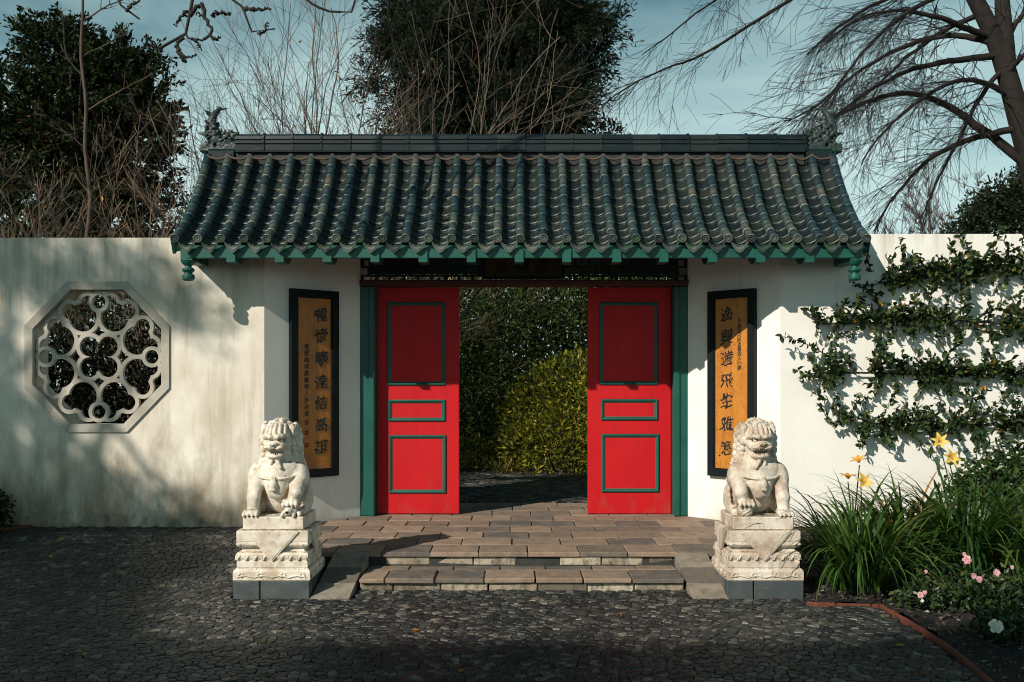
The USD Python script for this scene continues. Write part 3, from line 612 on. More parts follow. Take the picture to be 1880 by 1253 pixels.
# ------------------------------------------------------------------ sculpting: a distance field turned into one continuous surface
class Sculpt:
    def __init__(s, lo, hi, h):
        s.lo, s.h = np.array(lo, float), h
        s.n = np.ceil((np.array(hi) - lo) / h).astype(int) + 1
        ax = [s.lo[i] + h * np.arange(s.n[i]) for i in range(3)]
        s.ax = ax; s.d = np.full(tuple(s.n), 1.0)
    def _region(s, lo, hi):
        a = np.clip(np.floor((np.array(lo) - s.lo) / s.h).astype(int), 0, s.n - 1); b = np.clip(np.ceil((np.array(hi) - s.lo) / s.h).astype(int) + 1, 1, s.n)
        sl = tuple(slice(i, j) for i, j in zip(a, b))
        g = np.stack(np.meshgrid(*[s.ax[i][sl[i]] for i in range(3)], indexing='ij'), -1)
        return sl, g
    def _put(s, sl, d, k, cut=False):
        o = s.d[sl]
        if cut:
            h = np.clip(.5 - .5 * (o + d) / k, 0, 1); s.d[sl] = o * (1 - h) - d * h + k * h * (1 - h)
        else:
            h = np.clip(.5 + .5 * (o - d) / k, 0, 1); s.d[sl] = o * (1 - h) + d * h - k * h * (1 - h)
    def ell(s, c, r, k=.02, cut=False, rot=None):
        c, r = np.array(c, float), np.array(r, float) * np.ones(3); m = r.max() + 2 * k + 2 * s.h
        sl, g = s._region(c - m, c + m); q = g - c
        if rot is not None: q = q @ rot
        k0 = np.linalg.norm(q / r, axis=-1); k1 = np.linalg.norm(q / (r * r), axis=-1)
        s._put(sl, k0 * (k0 - 1) / np.maximum(k1, 1e-9), k, cut); return s
    def cap(s, a, b, ra, rb, k=.02, cut=False):
        a, b = np.array(a, float), np.array(b, float); m = max(ra, rb) + 2 * k + 2 * s.h
        sl, g = s._region(np.minimum(a, b) - m, np.maximum(a, b) + m); ab = b - a
        t = np.clip(((g - a) @ ab) / max(ab @ ab, 1e-12), 0, 1)
        s._put(sl, np.linalg.norm(g - a - t[..., None] * ab, axis=-1) - (ra + (rb - ra) * t), k, cut); return s
    def chain(s, pts, rad, k=.006, cut=False):
        rad = np.broadcast_to(rad, len(pts))
        for i in range(len(pts) - 1): s.cap(pts[i], pts[i + 1], rad[i], rad[i + 1], k, cut)
        return s
    def box(s, c, r, rd=.005, k=.006, cut=False):
        c, r = np.array(c, float), np.array(r, float); sl, g = s._region(c - r - .04, c + r + .04)
        q = np.abs(g - c) - (r - rd); d = np.linalg.norm(np.maximum(q, 0), axis=-1) + np.minimum(q.max(-1), 0) - rd
        s._put(sl, d, k, cut); return s
    def rough(s, amp, freq, seed=0):
        m = np.abs(s.d) < .02; g = np.stack(np.meshgrid(*s.ax, indexing='ij'), -1)[m]
        s.d[m] += (meshkit.fbm(g * freq, 3, seed) - .5) * amp; return s
    def mesh(s, smooth=2):
        d, h = s.d, s.h; ins = d < 0; n = s.n
        c = np.stack([ins[i:n[0] - 1 + i, j:n[1] - 1 + j, k:n[2] - 1 + k] for i, j, k in np.ndindex(2, 2, 2)])
        act = c.any(0) & ~c.all(0); idx = -np.ones(act.shape, int); cells = np.argwhere(act); idx[act] = np.arange(len(cells))
        acc = np.zeros((len(cells), 3)); cnt = np.zeros(len(cells))
        for e in range(3):
            o1, o2 = [x for x in range(3) if x != e]
            for i, j in np.ndindex(2, 2):
                p = cells.copy(); p[:, o1] += i; p[:, o2] += j; q = p.copy(); q[:, e] += 1
                a, b = d[tuple(p.T)], d[tuple(q.T)]; m = (a < 0) != (b < 0)
                t = a[m] / (a[m] - b[m]); pos = p[m].astype(float); pos[:, e] += t; acc[m] += pos; cnt[m] += 1
        v = s.lo + h * acc / cnt[:, None]; F_ = []
        for e in range(3):
            o1, o2 = (e + 1) % 3, (e + 2) % 3; hi = list(n); hi[e] -= 1
            a = np.take(d, np.arange(n[e] - 1), e) < 0; b = np.take(d, np.arange(1, n[e]), e) < 0
            for flip, m in ((0, a & ~b), (1, ~a & b)):
                p = np.argwhere(m); p = p[(p[:, o1] > 0) & (p[:, o2] > 0) & (p[:, o1] < n[o1] - 1) & (p[:, o2] < n[o2] - 1)]
                q = []
                for i, j in ((0, 0), (1, 0), (1, 1), (0, 1)):
                    r = p.copy(); r[:, o1] -= 1 - i; r[:, o2] -= 1 - j; q.append(idx[tuple(r.T)])
                q = np.stack(q, 1); F_.append(q[:, ::-1] if flip else q)
        q = np.vstack(F_); m = trimesh.Trimesh(v, np.vstack([q[:, [0, 1, 2]], q[:, [0, 2, 3]]]), process=False)
        if smooth: trimesh.smoothing.filter_taubin(m, iterations=smooth)
        return m

def flipx(m, on):
    if not on: return (np.array(m.vertices), np.array(m.faces))
    return (np.array(m.vertices) * [-1, 1, 1], np.array(m.faces)[:, ::-1])

def sculpt_lion():
    """A seated stone lion, its far paw on a ball or cub; 0.69 m high, facing -y, its plinth top at z = 0."""
    S = Sculpt((-.26, -.27, -.012), (.26, .25, .72), .0047)
    r = np.random.default_rng(5)
    # trunk
    S.ell((0, .02, .20), (.135, .15, .20), .03).ell((0, -.075, .285), (.150, .10, .115), .03).ell((0, .08, .12), (.165, .13, .13), .03)
    for s in (-1, 1):
        S.ell((s * .155, .055, .105), (.062, .115, .115), .02)                    # haunch
        S.cap((s * .165, .03, .03), (s * .165, -.10, .022), .036, .030, .015)    # hind foot
        S.ell((s * .148, -.055, .270), (.066, .080, .100), .03)                   # shoulder
    S.cap((0, -.01, .32), (0, -.03, .46), .125, .11, .03)
    S.ell((0, -.155, .215), (.075, .04, .10), .03)
    # straight foreleg
    S.cap((-.150, -.085, .25), (-.158, -.140, .13), .060, .045, .022).cap((-.158, -.140, .13), (-.160, -.150, .03), .044, .041, .015)
    S.ell((-.162, -.178, .026), (.058, .052, .030), .012)
    for i, x in enumerate((-.040, -.014, .014, .040)):
        S.cap((-.162 + x, -.195, .034), (-.162 + x * 1.08, -.222, .018), .0165, .0135, .005)
        S.cap((-.162 + x * 1.08, -.226, .014), (-.162 + x * 1.1, -.238, .006), .008, .004, .004)
    # raised foreleg
    S.cap((.150, -.085, .25), (.142, -.165, .165), .060, .048, .022).cap((.142, -.165, .165), (.120, -.165, .105), .046, .040, .015)
    S.ell((.112, -.180, .100), (.058, .045, .028), .012)
    for i, x in enumerate((-.040, -.014, .014, .040)):
        S.cap((.112 + x, -.200, .108), (.112 + x * 1.1, -.224, .088), .0165, .014, .005)
        S.cap((.112 + x * 1.1, -.226, .084), (.112 + x * 1.1, -.228, .070), .008, .004, .004)
    # locks of fur on the legs
    for s, x0 in ((-1, -.2), (1, .205)):
        for j in range(4): S.cap((x0, -.02 - .015 * j, .24 - .035 * j), (x0 - s * .006, -.055 - .01 * j, .205 - .035 * j), .014, .008, .006)
    # collar with bell and bib folds
    th = np.radians(np.linspace(-100, 100, 22))
    S.chain(np.c_[.167 * np.sin(th), -.055 - .138 * np.cos(th), .292 - .050 * np.cos(th) + .02], .0075, .004)
    S.ell((0, -.085, .335), (.135, .085, .060), .02)
    S.box((-.006, -.198, .262), (.016, .012, .016), .004, .004).ell((-.008, -.203, .220), (.028, .022, .034), .006).box((-.008, -.205, .190), (.018, .016, .008), .003, .004)
    # head: skull, cheeks, muzzle
    S.ell((0, -.060, .535), (.112, .120, .125), .02)
    S.ell((0, -.120, .498), (.095, .085, .062), .02).ell((0, -.160, .485), (.084, .060, .034), .016)
    S.ell((0, -.135, .420), (.074, .066, .028), .014)                                  # lower jaw
    S.ell((0, -.205, .449), (.078, .090, .020), .005, cut=True)
    S.ell((0, -.205, .455), (.040, .05, .018), .006, cut=True)
    for x in np.linspace(-.055, .055, 8): S.ell((x, -.196 + x * x * 9, .462), (.006, .007, .009), .002)
    for x in np.linspace(-.050, .050, 7): S.ell((x, -.188 + x * x * 9, .437), (.006, .006, .007), .002)
    S.ell((0, -.226, .508), (.034, .022, .017), .006)
    for s in (-1, 1):
        S.ell((s * .026, -.214, .500), (.017, .014, .012), .005).ell((s * .014, -.238, .500), .006, .003, cut=True)
        S.ell((s * .046, -.200, .484), (.038, .028, .018), .010)                     # whisker pads
        S.chain([(s * .030, -.214, .474), (s * .068, -.188, .470), (s * .098, -.135, .486)], [.009, .010, .007], .006)
        S.ell((s * .050, -.165, .531), (.030, .030, .016), .004, cut=True).ell((s * .050, -.166, .530), (.020, .018, .013), .003)                     # eye
        S.ell((s * .050, -.189, .530), (.008, .006, .008), .003, cut=True)
        S.ell((s * .088, -.120, .505), (.026, .04, .026), .012)                      # cheek
        S.ell((s * .126, -.070, .590), (.016, .032, .034), .010)                     # ear laid back in the mane
    def skull(x, z, out=0.0): return (x, -.060 - (.120 + out) * math.sqrt(max(.02, 1 - (x / .118) ** 2 - ((z - .535) / .128) ** 2)), z)
    for x, w in ((0, .019), (-.036, .018), (.036, .018), (-.070, .015), (.070, .015)):     # ribbed forehead
        S.chain([skull(x * 1.1, .560, .010), skull(x * 1.05, .585, .008), skull(x, .612, .005), skull(x * .9, .640, .0)], [w, w, w * .95, w * .6], .005)
    for s in (-1, 1):                                                                        # heavy frowning brow
        S.chain([(s * .004, -.192, .548), (s * .030, -.200, .556), (s * .062, -.185, .560), (s * .092, -.145, .552), (s * .108, -.105, .535)], [.015, .018, .018, .015, .010], .006)
    # mane: rows of curls, each a knob with a hollow
    def curl(c, r0):
        c = np.array(c) + r.normal(0, .004, 3); r0 = r0 * r.uniform(.85, 1.2); S.ell(c, r0, .007); d = unit(c - np.array([0, .0, .47])); S.ell(c + d * r0 * .98, r0 * .30, .004, cut=True)
    for row, (yy, rx, nz_) in enumerate(((-.060, .128, 7), (-.020, .146, 7), (.030, .152, 7), (.080, .138, 6))):
        for k in range(nz_):
            z = .335 + (k + .5 * (row % 2)) * .046; f = math.sin(np.clip((z - .22) / .50, 0, 1) * math.pi) ** .5
            for s in (-1, 1): curl((s * rx * (.45 + .55 * f), yy + .012 * math.sin(k), z), .0285)
    for a in np.radians(np.linspace(-64, 64, 6)):
        for b, rr_ in ((-.060, .122), (-.015, .130), (.035, .128), (.08, .118)):
            curl((.122 * math.sin(a), b, .532 + rr_ * math.cos(a)), .026)
    for z in np.linspace(.36, .60, 6):
        for x in np.linspace(-.085, .085, 4): curl((x, .125 - .3 * abs(x) + .02 * math.sin(z * 9), z), .030)
    S.chain([(.010, -.165, .40), (.020, -.172, .372), (.040, -.182, .340)], [.017, .014, .010], .010).chain([(-.02, -.160, .40), (-.030, -.168, .365)], [.014, .008], .010)
    # tail on the back
    S.chain([(0, .17, .10), (0, .195, .20), (.02, .185, .30)], [.03, .036, .014], .015)
    S.rough(.007, 24, 4).rough(.003, 70, 9)
    m = S.mesh(2); v = np.array(m.vertices); v[:, 0] *= 1 - .15 * sstep(.34, .45, v[:, 2]); m.vertices = v
    return m

lion_body = sculpt_lion()
def cub():
    S = Sculpt((.03, -.25, -.01), (.21, -.06, .09), .004)
    S.ell((.112, -.150, .035), (.052, .070, .036), .012).ell((.100, -.215, .042), (.030, .028, .028), .008).ell((.098, -.240, .036), (.016, .012, .012), .005)
    for s in (-1, 1): S.ell((.100 + s * .022, -.208, .064), (.009, .008, .011), .004).cap((.100 + s * .036, -.19, .03), (.100 + s * .04, -.232, .010), .014, .012, .006).ell((.1 + s * .012, -.238, .049), .005, .003, cut=True)
    S.cap((.165, -.15, .03), (.175, -.205, .014), .022, .014, .008); return S.rough(.004, 40).mesh(1)
def ball():
    m = trimesh.creation.icosphere(4, .052); v = m.vertices.copy()
    n = v / .052; rel = np.maximum(0, .25 - np.abs(np.mod(np.arctan2(n[:, 1], n[:, 0]) * 4 / np.pi + n[:, 2] * 2, 1) - .5)) + np.maximum(0, .2 - np.abs(np.mod(n[:, 2] * 4, 1) - .5))
    m.vertices = v + n * (rel * .016)[:, None]; m.apply_translation((.112, -.158, .046)); return m

def square_mouldings(levels, n=1):
    """A square block with moulded sides: (half width x, half depth, z) levels."""
    v = np.array([[sx * a, sy * b, z] for a, b, z in levels for sx, sy in ((-1, -1), (1, -1), (1, 1), (-1, 1))])
    k = len(levels); f = [[i * 4 + j, i * 4 + (j + 1) % 4, (i + 1) * 4 + (j + 1) % 4, (i + 1) * 4 + j] for i in range(k - 1) for j in range(4)]
    f += [[3, 2, 1, 0], [(k - 1) * 4 + j for j in range(4)]]
    return v, np.array(f)

PZ = 0.560                                                     # top of the plinth
for which, (XC, flip) in enumerate(((-1.668, False), (1.718, True))):
    side = ('left', 'right')[which]; off = np.array([XC, 7.09, 0])
    ped = thing('lion_pedestal', ('veined white marble pedestal under the left lion, paw on cub' if which == 0 else 'brown-stained marble pedestal beside the daylilies, under the lion with ball'), 'pedestal', 'marble pedestals of the lions')
    mat = ('marble', 'marble_worn')[which]
    # slate base of large blocks
    x0, x1, y0, y1 = XC - .262, XC + .262, 6.82, 7.345
    cut = XC - .262 + (.185 if which == 0 else .182)
    for a, b, c, d in ((x0, cut - .004, y0, y0 + .11), (cut + .004, x1, y0, y0 + .11), (x0, x0 + .12, y0 + .114, y1), (x1 - .12, x1, y0 + .114, y1)):
        obj('slate_block', MB().box(a, b, c, d, -.08, .130, .005, .0015, rng).out(), 'slate', ped)
    obj('slate_core', MB().box(x0 + .122, x1 - .122, y0 + .112, y1 - .01, -.08, .126).out(), 'mortar_dark', ped)
    def q(px_half): return px_half
    def lev(*ls): return [(a, a + .002, z) for a, z in ls]
    base = square_mouldings(lev((.262, .132), (.264, .136), (.264, .190), (.256, .206), (.246, .213), (.238, .214)))
    obj('base_moulding', (base[0] + off, base[1]), mat, ped)
    waist = square_mouldings(lev((.240, .2145), (.243, .218), (.243, .258), (.237, .262), (.238, .270), (.247, .285), (.248, .305), (.240, .320), (.222, .327), (.214, .335), (.214, .350), (.222, .354), (.238, .360), (.246, .372), (.246, .384), (.240, .392), (.245, .396), (.245, .466), (.241, .470)))
    obj('pedestal_body', (waist[0] + off, waist[1]), mat, ped)
    # hanging cloth triangles, one on each side, and the carved relief
    for k in range(4):
        a = k * math.pi / 2; R = np.array([[math.cos(a), -math.sin(a), 0], [math.sin(a), math.cos(a), 0], [0, 0, 1]])
        m = MB(); m.extrude(Polygon([(-.185, .464), (.185, .464), (0.002, .262)]), XZ(-.243), .014)
        m.extrude(Polygon([(-.165, .456), (.165, .456), (0.002, .276)]), XZ(-.255), .005)
        v, f = m.out(); obj('cloth_triangle', (v @ R.T + off, f), mat, ped)
        lines = []
        for sgn in (-1, 1):
            for cx_, cz_ in ((.205, .165), (.075, .165)):
                th = np.linspace(0, 5.2, 14); rr_ = .022 * (1 - th / 7)
                lines.append((np.c_[sgn * (cx_ + rr_ * np.cos(th)), np.full(14, -.267), cz_ + rr_ * np.sin(th)], np.full(14, .007)))
            t = np.linspace(.0, .235, 18); lines.append((np.c_[sgn * t, np.full(18, -.2665), .152 + .013 * np.abs(np.sin(t * 26))], np.full(18, .007)))
        for x in np.linspace(-.21, .21, 8):
            th = np.linspace(0, math.pi, 9); lines.append((np.c_[x + .026 * np.cos(th), np.full(9, -.250), .270 + .030 * np.sin(th)], np.full(9, .0075)))
        for x in (-.215, .215):
            th = np.linspace(0, 5.0, 12); r_ = .022 * (1 - th / 7); lines.append((np.c_[x + r_ * np.cos(th), np.full(12, -.248), .374 + .35 * r_ * np.sin(th)], np.full(12, .005)))
        v, f = tubes(lines, 5); obj('carved_relief', (v @ R.T + off, f), mat, ped, smooth=True, kind='stuff')
    lion = thing('lion_statue', ('white marble guardian lion with its paw on a cub, left of the steps' if which == 0 else 'stained marble guardian lion with its paw on a ball, by the daylilies'), 'statue', 'pair of seated guardian lions')
    obj('plinth', MB().box(XC - .211, XC + .211, 6.882, 7.30, .4715, PZ, .006, .001, rng).out(), mat, lion)
    v, f = flipx(lion_body, flip); a = math.radians(0)
    obj('body', (v + [XC, 7.105, PZ - .003], f), mat, lion, smooth=True)
    v, f = flipx(cub() if which == 0 else ball(), flip)
    obj('cub' if which == 0 else 'ball', (v + [XC, 7.105, PZ - .002], f), mat, lion, smooth=True)

# ------------------------------------------------------------------ ridge ornaments
def ornament():
    S = Sculpt((-.26, -.09, -.02), (.26, .09, .42), .006)
    S.box((0.0, 0, .03), (.155, .062, .034), .008, .006)
    S.ell((-.02, 0, .085), (.135, .055, .055), .012).ell((-.11, 0, .13), (.05, .048, .045), .012).ell((-.145, 0, .105), (.035, .036, .024), .01)
    S.chain([(.02, 0, .09), (.075, 0, .15), (.085, 0, .215), (.07, 0, .275)], [.065, .055, .040, .030], .012)
    S.chain([(.07, 0, .265), (.05, 0, .315), (.005, 0, .365)], [.028, .026, .016], .008).chain([(.06, 0, .30), (.10, 0, .325), (.125, 0, .345)], [.022, .016, .007], .008)
    S.chain([(.02, 0, .352), (-.03, 0, .362), (-.07, 0, .366)], [.010, .007, .004], .004)
    S.chain([(.09, 0, .15), (.14, 0, .155), (.185, 0, .165)], [.022, .014, .006], .008)
    r = np.random.default_rng(8)
    for _ in range(95):
        t = r.random(); x = -.15 + .27 * r.random(); z = .05 + .13 * r.random()
        if r.random() < .35: x, z = .03 + .08 * r.random(), .13 + .13 * r.random()
        for s in (-1, 1): S.ell((x, s * (.045 + .01 * r.random()), z), .010 + .006 * r.random(), .004, cut=r.random() < .3)
    for k in range(6): S.chain([(-.10 + .03 * k, 0, .13 + .006 * k), (-.095 + .03 * k, 0, .165 + .014 * k)], [.016, .005], .006)
    for s in (-1, 1): S.ell((-.13, s * .042, .140), .013, .004).chain([(-.10, s * .03, .16), (-.07, s * .035, .19)], [.010, .004], .004)
    return S.rough(.010, 45, 2).mesh(1)
orn = ornament()
for flip, px in ((True, 404), (False, 1509)):
    v, f = flipx(orn, flip); obj('ridge_ornament', (v * 1.14 + [P(px, 0, 9.3)[0], RIDGE, zr(EY + UT) + .066], f), 'ornament_glaze', roof, smooth=True)

